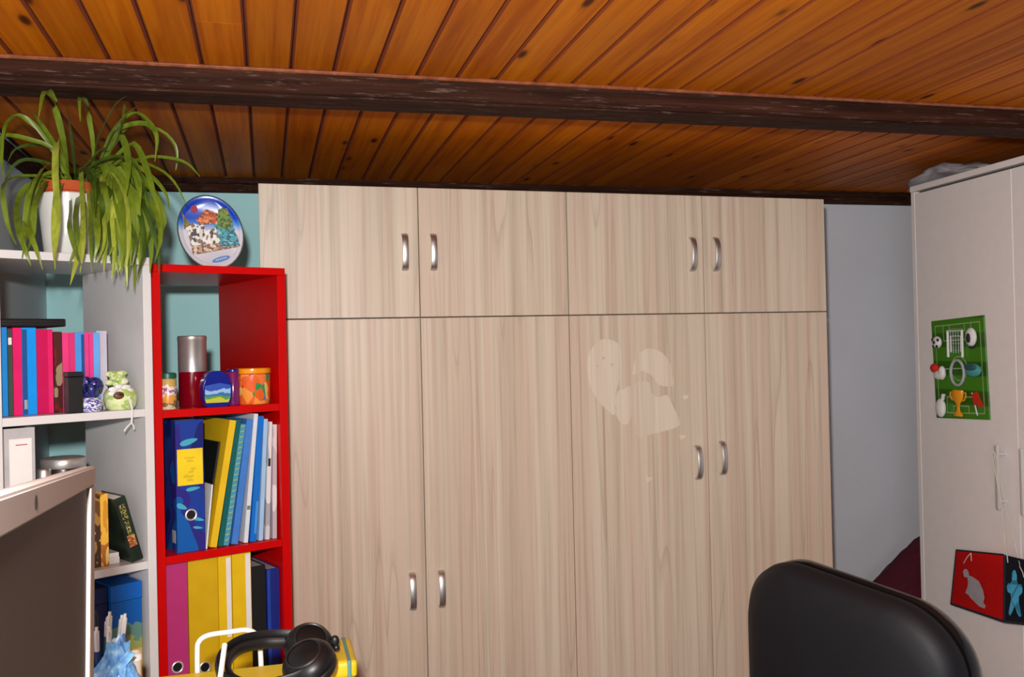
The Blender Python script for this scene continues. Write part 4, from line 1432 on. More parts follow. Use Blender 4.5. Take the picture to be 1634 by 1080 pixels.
LM = [leaf_mat('leaf_dark', (44, 64, 14), (70, 92, 24)), leaf_mat('leaf_mid', (88, 108, 22), (116, 134, 38)), leaf_mat('leaf_light', (128, 142, 38), (162, 172, 68))]
LEAVES = [
(0.017,0.4,[(-0.43,2.328,1.901),(-0.421,2.239,1.96),(-0.424,2.176,2.024),(-0.426,2.119,2.05),(-0.427,2.066,2.033),(-0.427,2.016,1.971)]),
(0.011,0.5,[(-0.426,2.326,1.901),(-0.445,2.245,1.968),(-0.465,2.186,2.007),(-0.472,2.131,2.017)]),
(0.012,0.6,[(-0.432,2.328,1.922),(-0.456,2.297,1.969),(-0.502,2.282,1.985),(-0.543,2.268,1.99),(-0.551,2.247,1.971),(-0.545,2.224,1.927),(-0.536,2.201,1.883)]),
(0.013,0.2,[(-0.415,2.324,1.9),(-0.403,2.213,1.995),(-0.397,2.132,2.032)]),
(0.012,0.6,[(-0.384,2.362,1.908),(-0.371,2.286,1.979),(-0.375,2.234,2.053),(-0.374,2.186,2.058),(-0.373,2.141,2.043),(-0.365,2.098,1.987)]),
(0.018,0.7,[(-0.429,2.327,1.908),(-0.427,2.241,1.955),(-0.425,2.177,1.959),(-0.417,2.118,1.871),(-0.401,2.061,1.778),(-0.401,2.011,1.69)]),
(0.014,0.4,[(-0.431,2.328,1.908),(-0.506,2.29,1.905),(-0.54,2.257,1.89),(-0.524,2.148,1.841),(-0.512,2.13,1.773),(-0.488,2.088,1.729)]),
(0.014,0.6,[(-0.432,2.328,1.898),(-0.498,2.283,1.887),(-0.516,2.241,1.848),(-0.495,2.134,1.774),(-0.468,2.077,1.715),(-0.46,2.081,1.685)]),
(0.017,0.65,[(-0.429,2.327,1.893),(-0.485,2.271,1.892),(-0.492,2.22,1.838),(-0.475,2.12,1.772),(-0.452,2.075,1.729),(-0.437,2.073,1.677)]),
(0.016,0.8,[(-0.438,2.33,1.908),(-0.432,2.226,1.869),(-0.417,2.118,1.822),(-0.415,2.078,1.75),(-0.401,2.011,1.672)]),
(0.015,0.6,[(-0.429,2.327,1.886),(-0.409,2.227,1.823),(-0.395,2.133,1.775),(-0.375,2.084,1.717),(-0.354,2.02,1.679)]),
(0.018,0.7,[(-0.412,2.369,1.9),(-0.389,2.268,1.829),(-0.374,2.161,1.761),(-0.379,2.12,1.704),(-0.386,2.075,1.645)]),
(0.008,0.2,[(-0.431,2.328,1.915),(-0.461,2.352,1.981),(-0.513,2.378,1.994),(-0.559,2.402,1.987),(-0.581,2.419,1.958)]),
(0.013,0.35,[(-0.434,2.329,1.908),(-0.476,2.296,2.0),(-0.516,2.275,2.035),(-0.534,2.251,2.02),(-0.541,2.226,1.982),(-0.538,2.201,1.903)]),
(0.016,0.65,[(-0.381,2.361,1.915),(-0.359,2.252,1.968),(-0.327,2.168,2.001),(-0.292,2.09,2.026),(-0.264,2.019,2.024)]),
(0.013,0.5,[(-0.381,2.361,1.915),(-0.334,2.262,1.988),(-0.29,2.187,2.021),(-0.253,2.119,2.031)]),
(0.015,0.4,[(-0.372,2.358,1.922),(-0.312,2.256,2.001),(-0.29,2.186,2.029),(-0.283,2.127,2.035)]),
(0.013,0.5,[(-0.383,2.361,1.922),(-0.328,2.312,2.014),(-0.272,2.272,2.028),(-0.24,2.24,2.013),(-0.227,2.216,1.981),(-0.231,2.197,1.927)]),
(0.011,0.4,[(-0.376,2.359,1.93),(-0.32,2.344,2.043),(-0.284,2.334,2.066),(-0.257,2.327,2.046),(-0.24,2.323,2.019),(-0.243,2.324,1.971)]),
(0.008,0.35,[(-0.383,2.361,1.922),(-0.309,2.355,2.037),(-0.241,2.348,2.034),(-0.207,2.349,2.007),(-0.197,2.355,1.975),(-0.202,2.365,1.94)]),
(0.007,0.6,[(-0.384,2.362,1.908),(-0.273,2.298,1.953),(-0.203,2.254,1.947),(-0.163,2.221,1.928),(-0.136,2.193,1.895)]),
(0.018,0.45,[(-0.383,2.362,1.915),(-0.316,2.282,1.997),(-0.291,2.23,1.951),(-0.284,2.187,1.904),(-0.285,2.15,1.843)]),
(0.015,0.6,[(-0.383,2.362,1.915),(-0.296,2.295,1.983),(-0.268,2.256,1.957),(-0.248,2.223,1.902),(-0.232,2.192,1.845),(-0.211,2.162,1.777)]),
(0.014,0.6,[(-0.369,2.358,1.922),(-0.297,2.261,1.945),(-0.265,2.196,1.896),(-0.257,2.143,1.811)]),
(0.008,0.6,[(-0.376,2.36,1.908),(-0.309,2.325,1.954),(-0.237,2.293,1.93),(-0.198,2.272,1.895),(-0.171,2.254,1.842)]),
(0.01,0.4,[(-0.376,2.36,1.908),(-0.295,2.321,1.939),(-0.248,2.296,1.911),(-0.216,2.277,1.868),(-0.209,2.265,1.83)]),
(0.015,0.6,[(-0.383,2.362,1.915),(-0.305,2.284,1.939),(-0.257,2.229,1.859),(-0.228,2.184,1.808),(-0.217,2.146,1.751),(-0.227,2.115,1.696)]),
(0.009,0.3,[(-0.418,2.324,1.9),(-0.369,2.277,1.933),(-0.317,2.238,1.944),(-0.274,2.204,1.921),(-0.249,2.177,1.864)]),
(0.008,0.3,[(-0.42,2.325,1.908),(-0.381,2.272,1.932),(-0.348,2.231,1.955),(-0.327,2.197,1.954)]),
(0.009,0.2,[(-0.429,2.327,1.908),(-0.476,2.356,1.945),(-0.535,2.385,1.96),(-0.57,2.405,1.941),(-0.592,2.422,1.899)]),
(0.012,0.4,[(-0.429,2.327,1.908),(-0.445,2.297,1.916),(-0.474,2.28,1.905),(-0.483,2.26,1.874),(-0.483,2.239,1.815)]),
(0.013,0.3,[(-0.42,2.325,1.903),(-0.393,2.25,1.916),(-0.368,2.193,1.899),(-0.348,2.142,1.856),(-0.34,2.098,1.79)]),
(0.0117,0.33,[(-0.37,2.358,1.9),(-0.374,2.308,1.888),(-0.364,2.199,1.796),(-0.353,2.127,1.726),(-0.353,2.127,1.675)]),
(0.0118,0.8,[(-0.403,2.367,1.915),(-0.388,2.312,1.889),(-0.368,2.214,1.806),(-0.357,2.157,1.736),(-0.359,2.156,1.687)]),
(0.0168,0.37,[(-0.362,2.356,1.901),(-0.363,2.305,1.886),(-0.352,2.187,1.822),(-0.337,2.106,1.743),(-0.344,2.102,1.701)]),
(0.0139,0.51,[(-0.397,2.365,1.918),(-0.379,2.309,1.906),(-0.354,2.205,1.835),(-0.35,2.188,1.76),(-0.341,2.145,1.707)]),
(0.0113,0.87,[(-0.362,2.356,1.918),(-0.356,2.303,1.892),(-0.342,2.212,1.829),(-0.34,2.194,1.762),(-0.354,2.146,1.713)]),
(0.0162,0.86,[(-0.364,2.357,1.9),(-0.355,2.303,1.919),(-0.341,2.216,1.844),(-0.332,2.17,1.739),(-0.336,2.168,1.678)]),
(0.0119,0.9,[(-0.378,2.36,1.9),(-0.361,2.305,1.888),(-0.338,2.195,1.82),(-0.326,2.128,1.742),(-0.34,2.119,1.696)]),
(0.0165,0.52,[(-0.361,2.356,1.908),(-0.348,2.301,1.925),(-0.33,2.218,1.85),(-0.328,2.2,1.772),(-0.341,2.164,1.716)]),
(0.0137,0.79,[(-0.372,2.359,1.9),(-0.348,2.301,1.895),(-0.323,2.187,1.831),(-0.31,2.171,1.757),(-0.318,2.111,1.706)]),
(0.0148,0.4,[(-0.383,2.361,1.904),(-0.35,2.302,1.922),(-0.321,2.204,1.841),(-0.3,2.157,1.75),(-0.302,2.156,1.693)]),
(0.0152,0.51,[(-0.37,2.358,1.901),(-0.345,2.3,1.895),(-0.315,2.212,1.82),(-0.303,2.171,1.752),(-0.317,2.162,1.703)]),
(0.0159,0.75,[(-0.391,2.364,1.9),(-0.346,2.301,1.906),(-0.314,2.2,1.83),(-0.292,2.152,1.736),(-0.302,2.145,1.679)]),
(0.0142,0.78,[(-0.372,2.359,1.902),(-0.34,2.299,1.892),(-0.303,2.218,1.803),(-0.29,2.187,1.738),(-0.302,2.179,1.685)]),
(0.0156,0.69,[(-0.374,2.359,1.904),(-0.329,2.296,1.928),(-0.293,2.203,1.836),(-0.282,2.158,1.751),(-0.287,2.156,1.692)]),
(0.0118,0.29,[(-0.385,2.362,1.906),(-0.367,2.306,1.901),(-0.346,2.207,1.822),(-0.333,2.15,1.739),(-0.348,2.14,1.686)]),
(0.0135,0.77,[(-0.384,2.362,1.912),(-0.361,2.304,1.906),(-0.336,2.214,1.843),(-0.328,2.167,1.748),(-0.339,2.16,1.695)]),
(0.0149,0.26,[(-0.377,2.36,1.917),(-0.354,2.303,1.92),(-0.327,2.207,1.827),(-0.319,2.155,1.75),(-0.319,2.155,1.695)]),
(0.0118,0.82,[(-0.363,2.356,1.899),(-0.343,2.3,1.919),(-0.324,2.199,1.838),(-0.31,2.142,1.724),(-0.316,2.138,1.659)]),
(0.014,0.39,[(-0.394,2.364,1.914),(-0.351,2.302,1.917),(-0.316,2.207,1.824),(-0.311,2.157,1.732),(-0.305,2.16,1.67)]),
(0.0142,0.85,[(-0.391,2.364,1.91),(-0.358,2.304,1.904),(-0.318,2.212,1.808),(-0.299,2.174,1.727),(-0.321,2.16,1.666)]),
(0.0117,0.38,[(-0.392,2.364,1.916),(-0.341,2.299,1.922),(-0.309,2.197,1.828),(-0.292,2.144,1.74),(-0.295,2.142,1.68)]),
(0.0165,0.56,[(-0.391,2.364,1.909),(-0.348,2.301,1.918),(-0.302,2.194,1.843),(-0.291,2.136,1.734),(-0.297,2.131,1.673)]),
(0.0122,0.77,[(-0.385,2.362,1.908),(-0.339,2.299,1.903),(-0.302,2.213,1.816),(-0.293,2.176,1.714),(-0.291,2.177,1.648)]),
(0.013,0.59,[(-0.374,2.359,1.91),(-0.338,2.298,1.895),(-0.299,2.219,1.806),(-0.287,2.19,1.71),(-0.296,2.184,1.645)]),
(0.0113,0.31,[(-0.394,2.364,1.903),(-0.333,2.297,1.901),(-0.295,2.196,1.81),(-0.268,2.153,1.744),(-0.275,2.148,1.692)]),
(0.0113,0.43,[(-0.373,2.359,1.916),(-0.331,2.297,1.888),(-0.291,2.221,1.802),(-0.278,2.198,1.703),(-0.278,2.181,1.637)]),
(0.0132,0.67,[(-0.379,2.36,1.904),(-0.319,2.293,1.93),(-0.288,2.223,1.843),(-0.273,2.208,1.759),(-0.266,2.177,1.695)]),
(0.0118,0.43,[(-0.382,2.361,1.901),(-0.325,2.295,1.904),(-0.283,2.218,1.824),(-0.263,2.199,1.723),(-0.272,2.179,1.658)]),
(0.0139,0.75,[(-0.373,2.359,1.906),(-0.34,2.299,1.901),(-0.305,2.212,1.836),(-0.29,2.196,1.777),(-0.284,2.18,1.734)]),
(0.0118,0.42,[(-0.401,2.366,1.917),(-0.336,2.298,1.901),(-0.305,2.202,1.809),(-0.279,2.161,1.743),(-0.281,2.16,1.691)]),
(0.0141,0.58,[(-0.377,2.36,1.912),(-0.332,2.297,1.93),(-0.283,2.206,1.844),(-0.276,2.189,1.776),(-0.272,2.168,1.721)]),
(0.0163,0.47,[(-0.399,2.366,1.919),(-0.344,2.3,1.936),(-0.275,2.206,1.847),(-0.27,2.189,1.774),(-0.271,2.166,1.716)]),
(0.0127,0.51,[(-0.397,2.365,1.917),(-0.336,2.298,1.917),(-0.275,2.219,1.858),(-0.263,2.203,1.787),(-0.276,2.179,1.74)]),
(0.015,0.27,[(-0.388,2.363,1.9),(-0.32,2.294,1.901),(-0.269,2.204,1.831),(-0.252,2.17,1.734),(-0.267,2.161,1.676)]),
(0.0153,0.33,[(-0.393,2.364,1.918),(-0.328,2.296,1.884),(-0.272,2.222,1.834),(-0.251,2.204,1.783),(-0.248,2.172,1.745)]),
(0.0169,0.41,[(-0.376,2.36,1.91),(-0.295,2.287,1.937),(-0.26,2.212,1.847),(-0.242,2.192,1.745),(-0.243,2.171,1.676)]),
(0.0134,0.19,[(-0.365,2.357,1.909),(-0.29,2.286,1.934),(-0.259,2.219,1.868),(-0.239,2.201,1.793),(-0.247,2.172,1.741)]),
(0.0146,0.31,[(-0.396,2.365,1.909),(-0.319,2.293,1.908),(-0.258,2.201,1.835),(-0.225,2.17,1.733),(-0.223,2.166,1.673)]),
(0.0123,0.38,[(-0.376,2.36,1.908),(-0.334,2.321,1.908),(-0.285,2.251,1.862),(-0.278,2.243,1.812),(-0.277,2.234,1.778)]),
(0.0114,0.19,[(-0.361,2.356,1.913),(-0.325,2.319,1.938),(-0.284,2.241,1.871),(-0.265,2.235,1.802),(-0.276,2.194,1.75)]),
(0.0144,0.76,[(-0.38,2.361,1.917),(-0.324,2.319,1.925),(-0.266,2.248,1.872),(-0.253,2.241,1.834),(-0.255,2.232,1.803)]),
(0.0151,0.2,[(-0.365,2.357,1.905),(-0.314,2.316,1.897),(-0.261,2.252,1.849),(-0.244,2.245,1.78),(-0.254,2.223,1.736)]),
(0.0132,0.16,[(-0.395,2.365,1.919),(-0.331,2.32,1.923),(-0.238,2.253,1.867),(-0.231,2.242,1.815),(-0.238,2.235,1.777)]),
(0.0129,0.5,[(-0.365,2.357,1.917),(-0.295,2.311,1.932),(-0.234,2.243,1.854),(-0.216,2.229,1.797),(-0.236,2.209,1.747)]),
(0.0169,0.58,[(-0.402,2.367,1.901),(-0.403,2.316,1.886),(-0.396,2.209,1.806),(-0.382,2.14,1.74),(-0.398,2.129,1.694)]),
(0.0125,0.78,[(-0.418,2.371,1.916),(-0.403,2.315,1.928),(-0.377,2.181,1.822),(-0.36,2.086,1.731),(-0.368,2.081,1.67)]),
(0.0122,0.39,[(-0.442,2.331,1.91),(-0.479,2.272,1.903),(-0.477,2.151,1.839),(-0.481,2.126,1.763),(-0.469,2.071,1.714)]),
(0.0112,0.44,[(-0.433,2.328,1.896),(-0.459,2.267,1.928),(-0.473,2.16,1.851),(-0.478,2.135,1.759),(-0.477,2.083,1.699)]),
(0.0146,0.54,[(-0.443,2.331,1.893),(-0.469,2.27,1.88),(-0.467,2.155,1.813),(-0.465,2.13,1.754),(-0.467,2.077,1.709)]),
(0.0114,0.65,[(-0.456,2.334,1.906),(-0.466,2.269,1.888),(-0.463,2.154,1.825),(-0.461,2.129,1.786),(-0.456,2.107,1.752)]),
(0.0143,0.15,[(-0.374,2.359,1.902),(-0.365,2.305,1.905),(-0.349,2.204,1.83),(-0.347,2.186,1.777),(-0.334,2.144,1.731)]),
(0.0132,0.31,[(-0.376,2.36,1.901),(-0.362,2.305,1.905),(-0.345,2.188,1.853),(-0.336,2.171,1.818),(-0.337,2.154,1.79)]),
(0.0163,0.46,[(-0.377,2.36,1.901),(-0.36,2.304,1.904),(-0.336,2.194,1.86),(-0.327,2.177,1.813),(-0.325,2.161,1.784)]),
(0.0146,0.29,[(-0.365,2.357,1.913),(-0.347,2.301,1.905),(-0.327,2.213,1.859),(-0.323,2.196,1.801),(-0.323,2.179,1.765)]),
(0.0166,0.67,[(-0.374,2.359,1.904),(-0.349,2.301,1.912),(-0.31,2.214,1.856),(-0.303,2.197,1.796),(-0.309,2.18,1.756)]),
(0.0159,0.68,[(-0.399,2.366,1.916),(-0.357,2.303,1.933),(-0.316,2.255,1.886),(-0.289,2.18,1.81),(-0.291,2.163,1.768)]),
(0.012,0.35,[(-0.365,2.357,1.91),(-0.311,2.291,1.937),(-0.287,2.247,1.875),(-0.276,2.21,1.786)]),
(0.012,0.14,[(-0.392,2.364,1.911),(-0.308,2.29,1.937),(-0.283,2.246,1.875),(-0.272,2.209,1.786)]),
(0.012,0.25,[(-0.388,2.363,1.911),(-0.389,2.311,1.939),(-0.363,2.267,1.877),(-0.347,2.204,1.784)]),
(0.012,0.4,[(-0.374,2.359,1.91),(-0.353,2.302,1.938),(-0.328,2.257,1.876),(-0.315,2.208,1.785)]),
(0.012,0.32,[(-0.382,2.361,1.911),(-0.387,2.311,1.939),(-0.361,2.266,1.877),(-0.345,2.204,1.784)]),
(0.012,0.34,[(-0.391,2.364,1.911),(-0.361,2.304,1.938),(-0.335,2.259,1.877),(-0.321,2.207,1.785)]),
]
lr = random.Random(11)
for w, tone, pts in LEAVES:
    n = 13
    sp_ = spline(pts, n)
    bm = BM()
    face = Vector((lr.uniform(-.5, .3), -1, lr.uniform(-.1, .7))).normalized()
    rows = []
    for i, p in enumerate(sp_):
        a = sp_[max(i - 1, 0)]; c = sp_[min(i + 1, n - 1)]
        d = (c - a).normalized()
        s = d.cross(face)
        s = s.normalized() if s.length > .15 else d.cross(Vector((.3, -.4, .85))).normalized()
        nn = s.cross(d).normalized()
        u = i / (n - 1)
        ww = w * .42 * min(1, .45 + 1.6 * u) * (1 - max(0, (u - .55) / .45) ** 1.7) + .0006
        q = p - pot_c
        rows.append([bm.verts.new(q - s * ww + nn * ww * .35), bm.verts.new(q), bm.verts.new(q + s * ww + nn * ww * .35)])
    for i in range(n - 1):
        for k in (0, 1):
            bm.faces.new((rows[i][k], rows[i][k + 1], rows[i + 1][k + 1], rows[i + 1][k]))
    mk = 0 if tone < .33 else (1 if tone < .66 else 2)
    obj('leaf', bm, LM[mk], t, True, angle=180)

# ---------------------------------------------------------------- desk and what stands on it
DZ = .80
wood_d = laminate('desk_laminate', (150, 124, 98), (190, 164, 136), (206, 184, 156), (196, 168, 142))
t = thing('desk', 'pale wood desk in front of the shelf units, carrying the monitor', 'desk', (-.24, 1.14, 0))
bm = BM(); box(bm, -.46, .42, -.80, .81, DZ - .026, DZ, .002)
obj('desk_top', bm, wood_d, t)
for x in (-.43, .38):
    for y in (-.77, .77):
        bm = BM(); box(bm, x - .02, x + .02, y - .02, y + .02, 0, DZ - .0265, .002)
        obj('leg', bm, M['white'], t)

# silver monitor, turned so that its screen faces along the desk
mu, mv = Vector((.095, -.992, .088)), Vector((-.011, -.09, -.996))
mv = (mv - mu * mu.dot(mv)).normalized(); mu = mu.normalized()
mn = mu.cross(mv).normalized()                      # out of the screen
if mn.x < 0:
    mn = -mn
mc = Vector((-.162, .975, 1.393))
t = thing('computer_monitor', 'silver framed computer monitor with a dark screen at the left', 'monitor', (-.17, .66, DZ + .0006))
base = t.location


def mp3(u, v, w):
    return mc + mu * u + mv * v + mn * w - base


def mslab(bm, u0, u1, v0, v1, w0, w1, bev=0.0, mi=0):
    vs = hexa(bm, [mp3(u0, v0, w0), mp3(u1, v0, w0), mp3(u1, v0, w1), mp3(u0, v0, w1), mp3(u0, v1, w0), mp3(u1, v1, w0), mp3(u1, v1, w1), mp3(u0, v1, w1)], mi)
    if bev:
        bmesh.ops.bevel(bm, geom=list({e for v in vs for e in v.link_edges}), offset=bev, segments=2, affect='EDGES')


M['silver'] = plain('silver_bezel', (160, 151, 147), .5, var=.02)
M['silver_bright'] = plain('silver_lip', (222, 220, 222), .35, var=.01)
M['screen'] = plain('screen_dark', (58, 50, 48), .55, var=.04, spec=.15)
UW, VH = .70, .425
bm = BM()
mslab(bm, 0, UW, 0, .0178, -.012, 0, .0015); mslab(bm, 0, .058, .018, VH, -.012, 0, .0012); mslab(bm, UW - .02, UW, .018, VH, -.012, 0, .0012); mslab(bm, .0582, UW - .0202, VH - .06, VH, -.012, 0, .0012)
obj('bezel', bm, M['silver'], t, True)
bm = BM(); mslab(bm, .004, UW - .004, .004, VH - .004, -.034, -.0125, .006)
obj('rear_shell', bm, M['silver'], t, True)
bm = BM(); mslab(bm, .0585, UW - .0205, .0182, VH - .0605, -.0118, -.0028)
obj('screen', bm, M['screen'], t)
bm = BM(); mslab(bm, .0440, .0580, .0190, VH - .062, -.0005, .0004)
obj('screen_lip', bm, M['silver_bright'], t)
bm = BM()
pts = [mp3(.4275 + .0042 * math.cos(k * PI / 6), .0090 + .0042 * math.sin(k * PI / 6), .0004) for k in range(12)]
bm.faces.new([bm.verts.new(p) for p in pts])
bmesh.ops.solidify(bm, geom=list(bm.faces), thickness=.0008)
obj('webcam', bm, M['black'], t)
fc = mp3(UW / 2, VH, -.018)
bm = BM()
hexa(bm, [(fc.x - .06, fc.y - .10, 0), (fc.x + .06, fc.y - .10, 0), (fc.x + .06, fc.y + .10, 0), (fc.x - .06, fc.y + .10, 0),
          (fc.x - .06, fc.y - .10, .008), (fc.x + .06, fc.y - .10, .008), (fc.x + .06, fc.y + .10, .008), (fc.x - .06, fc.y + .10, .008)])
hexa(bm, [(fc.x - .035, fc.y - .06, .008), (fc.x - .02, fc.y - .06, .008), (fc.x - .02, fc.y + .06, .008), (fc.x - .035, fc.y + .06, .008),
          (fc.x - .022, fc.y - .06, fc.z + .08), (fc.x - .010, fc.y - .06, fc.z + .08), (fc.x - .010, fc.y + .06, fc.z + .08), (fc.x - .022, fc.y + .06, fc.z + .08)])
obj('stand', bm, M['silver'], t)

# pencil cup with pens
PC = Vector((-.312, 1.880, DZ + .0006))
cup = thing('pencil_cup', 'dark teal pencil cup on the desk in front of the white shelf', 'cup', PC)
bm = BM(); lathe(bm, [(0, 0), (.036, 0), (.038, .003), (.040, .125), (.0385, .126), (.037, .124), (.035, .006), (0, .004)], 28)
obj('body', bm, plain('cup_teal', (10, 70, 84), .3), cup, True)


def pen(label, dx, dy, lx, ly, h, barrel, cap, capl=.045, group='pens in the teal cup'):
    b0 = Vector((PC.x + dx, PC.y + dy, PC.z + .0055))
    d = Vector((lx, ly, 1)).normalized()
    t = thing('pen', label, 'pen', b0, 0, group)
    bm = BM(); tube(bm, [(0, 0, 0), d * .008, d * (h - capl)], [.0015, .0042, .0044], 10)
    obj('barrel', bm, barrel, t, True)
    bm = BM(); tube(bm, [d * (h - capl + .0002), d * (h - .008), d * (h - .007), d * h], [.0048, .0048, .0028, .0028], 10)
    obj('cap', bm, cap, t, True)
    bm = BM()
    o = Vector((.0, -.0062, 0))
    tube(bm, [d * (h - .010) + o * .6, d * (h - .012) + o, d * (h - capl + .006) + o], .0012, 6)
    obj('clip', bm, cap, t)
    return t


wp = M['white_plastic']
tealp = plain('pen_teal', (20, 150, 160), .3)
pen('green pen with a pale cap at the left of the teal cup', -.020, -.004, -.03, -.02, .190, plain('pen_green', (14, 128, 60), .3), plain('pen_cap_cream', (206, 200, 180), .3))
pen('black topped brown pen at the back of the teal cup', -.010, .016, .0, .05, .212, plain('pen_brown', (74, 60, 52), .3), M['black'])
pen('dark blue pen with a white cap in the teal cup', -.002, -.014, .01, -.05, .195, plain('pen_navy', (26, 60, 124), .3), wp)
pen('teal pen with the tallest white cap in the teal cup', .008, .004, .05, .0, .214, tealp, wp, .075)
pen('dark teal pen with a short white cap in the teal cup', .003, .018, .03, .10, .196, plain('pen_dark_teal', (8, 100, 100), .3), wp, .035)
pen('grey pen with a black and white end at the right of the teal cup', .020, .004, .12, .02, .208, plain('pen_grey', (150, 156, 170), .3), M['mg_white'], .05)
pen('white pen with a teal clip at the front of the teal cup', -.012, -.022, -.02, -.08, .186, wp, tealp)
pen('bright green capped white pen at the back of the teal cup', -.024, .010, -.06, .05, .200, wp, plain('pen_green', (14, 128, 60), .3))
pen('light blue pen with a white push button in the teal cup', .012, -.020, .06, -.08, .200, plain('pen_sky', (110, 180, 220), .3), wp, .03)
pen('white capped pen with a black grip between the teal pens', .016, .016, .10, .08, .200, M['black'], wp, .06)
pen('silver blue pen beside the grey pen in the teal cup', .018, -.012, .16, -.06, .180, plain('pen_silver', (176, 180, 196), .3), plain('pen_cap_blue', (90, 120, 190), .3))

# crumpled light blue plastic bag
t = thing('plastic_bag', 'crumpled shiny light blue plastic bag in front of the pens', 'bag', (-.283, 1.735, DZ + .0006))
bm = BM()
bmesh.ops.create_icosphere(bm, subdivisions=5, radius=1.0)
for v in bm.verts:
    c = v.co.copy()
    k = 1 + .35 * mnoise.noise(c * 2.2) + .22 * abs(mnoise.noise(c * 5.0 + Vector((1, 5, 2))))
    z = (c.z + 1) / 2
    k += .30 * abs(mnoise.noise(Vector((c.x * 4, c.y * 4, c.z * 1.2 + c.x * 3))))
    wdt = .056 * (1 - .62 * z ** 1.1)
    v.co = Vector((c.x * wdt * k + .026 * z, c.y * wdt * k, max(0, z * .212 * (1 + .08 * mnoise.noise(c * 3)))))
m, nt, b = new_mat('blue_film')
b.inputs['Base Color'].default_value = srgb(96, 164, 226)
b.inputs['Roughness'].default_value = .15
no = N(nt, 'ShaderNodeTexNoise', Scale=60.0, Detail=3.0)
tc = nt.nodes.new('ShaderNodeTexCoord'); nt.links.new(tc.outputs['Object'], no.inputs['Vector'])
rr = ramp(nt, [(.35, srgb(70, 130, 206)), (.6, srgb(130, 190, 236)), (.72, srgb(206, 226, 244))])
nt.links.new(no.outputs['Fac'], rr.inputs[0]); nt.links.new(rr.outputs[0], b.inputs['Base Color'])
obj('bag_body', bm, m, t, True, angle=30)
bm = BM()
for (x0, z0, x1, z1, w) in ((-.010, .12, .050, .196, .012), (.020, .10, .066, .150, .010), (-.030, .08, -.052, .118, .010)):
    hexa(bm, [(x0 - w, -.022, z0), (x0 + w, -.026, z0), (x0 + w, -.020, z0), (x0 - w, -.016, z0), (x1 - w * .5, -.030, z1), (x1 + w * .5, -.026, z1 - .008), (x1 + w * .5, -.024, z1 - .008), (x1 - w * .5, -.028, z1)])
obj('film_fold', bm, m, t)
# pale cylinder standing beside the bag
t = thing('cream_tube', 'cream coloured paper tube standing beside the light blue bag', 'tube', (-.240, 1.800, DZ + .0006))
bm = BM(); lathe(bm, [(0, 0), (.011, 0), (.011, .165), (.009, .165), (.009, .004), (0, .004)], 20)
obj('body', bm, C('cream_card', (206, 196, 176), .7), t, True)
bm = BM(); lathe(bm, [(.0112, .150), (.0122, .151), (.0122, .160), (.0112, .161)], 20)
obj('ring', bm, M['paper'], t, True)

# teal box at the foot of the shelf units
t = thing('teal_case', 'low dark teal case on the desk beside the pens', 'case', (-.262, 1.925, DZ + .0006), .35)
bm = BM(); box(bm, -.035, .060, -.03, .02, 0, .036, .006, 0, 3)
obj('body', bm, plain('case_teal', (6, 74, 82), .4), t, True)
bm = BM(); box(bm, -.0355, .0605, -.0305, .0205, .0375, .052, .006, 0, 3)
obj('lid', bm, plain('case_teal', (6, 74, 82), .4), t, True)

# white wire rack that carries folder and headphones
RX0, RX1, RY0, RY1, RZ = -.160, .135, 1.535, 1.695, .926
t = thing('wire_rack', 'white tubular wire rack on the desk under yellow folder and headphones', 'rack', (-.02, 1.65, DZ + .0006))
b0 = t.location
L_ = lambda x, y, z: (x - b0.x, y - b0.y, z - b0.z)
bm = BM()
tube(bm, [L_(RX0, RY0, RZ), L_(RX1, RY0, RZ), L_(RX1, RY1, RZ), L_(RX0, RY1, RZ)], .004, 8, True)
obj('tray_rim', bm, M['white_plastic'], t, True)
for x in (RX0, RX1):
    for y in (RY0, RY1):
        bm = BM(); tube(bm, [L_(x, y, DZ + .0008), L_(x, y, RZ)], .004, 8)
        obj('leg', bm, M['white_plastic'], t, True)
for i in range(1, 9):
    x = RX0 + (RX1 - RX0) * i / 9
    bm = BM(); tube(bm, [L_(x, RY0, RZ), L_(x, RY1, RZ)], .002, 6)
    obj('wire', bm, M['white_plastic'], t, True)
bm = BM()
tube(bm, spline([L_(-.1275, 1.715, DZ + .002), L_(-.1275, 1.715, .90), L_(-.1270, 1.714, .978), L_(-.1235, 1.7135, .998), L_(-.1080, 1.713, 1.0075), L_(-.075, 1.715, 1.009), L_(-.045, 1.718, 1.009), L_(-.030, 1.719, 1.001), L_(-.022, 1.719, .985), L_(-.020, 1.719, .90), L_(-.020, 1.719, DZ + .002)], 40), .0045, 10)
obj('back_hoop', bm, M['white_plastic'], t, True)
bm = BM(); tube(bm, [L_(-.0745, 1.575, 1.030), L_(-.0800, 1.535, .994), L_(-.0890, 1.485, .920), L_(-.0900, 1.483, DZ + .002)], .0042, 8)
obj('front_strut', bm, M['white_plastic'], t, True)

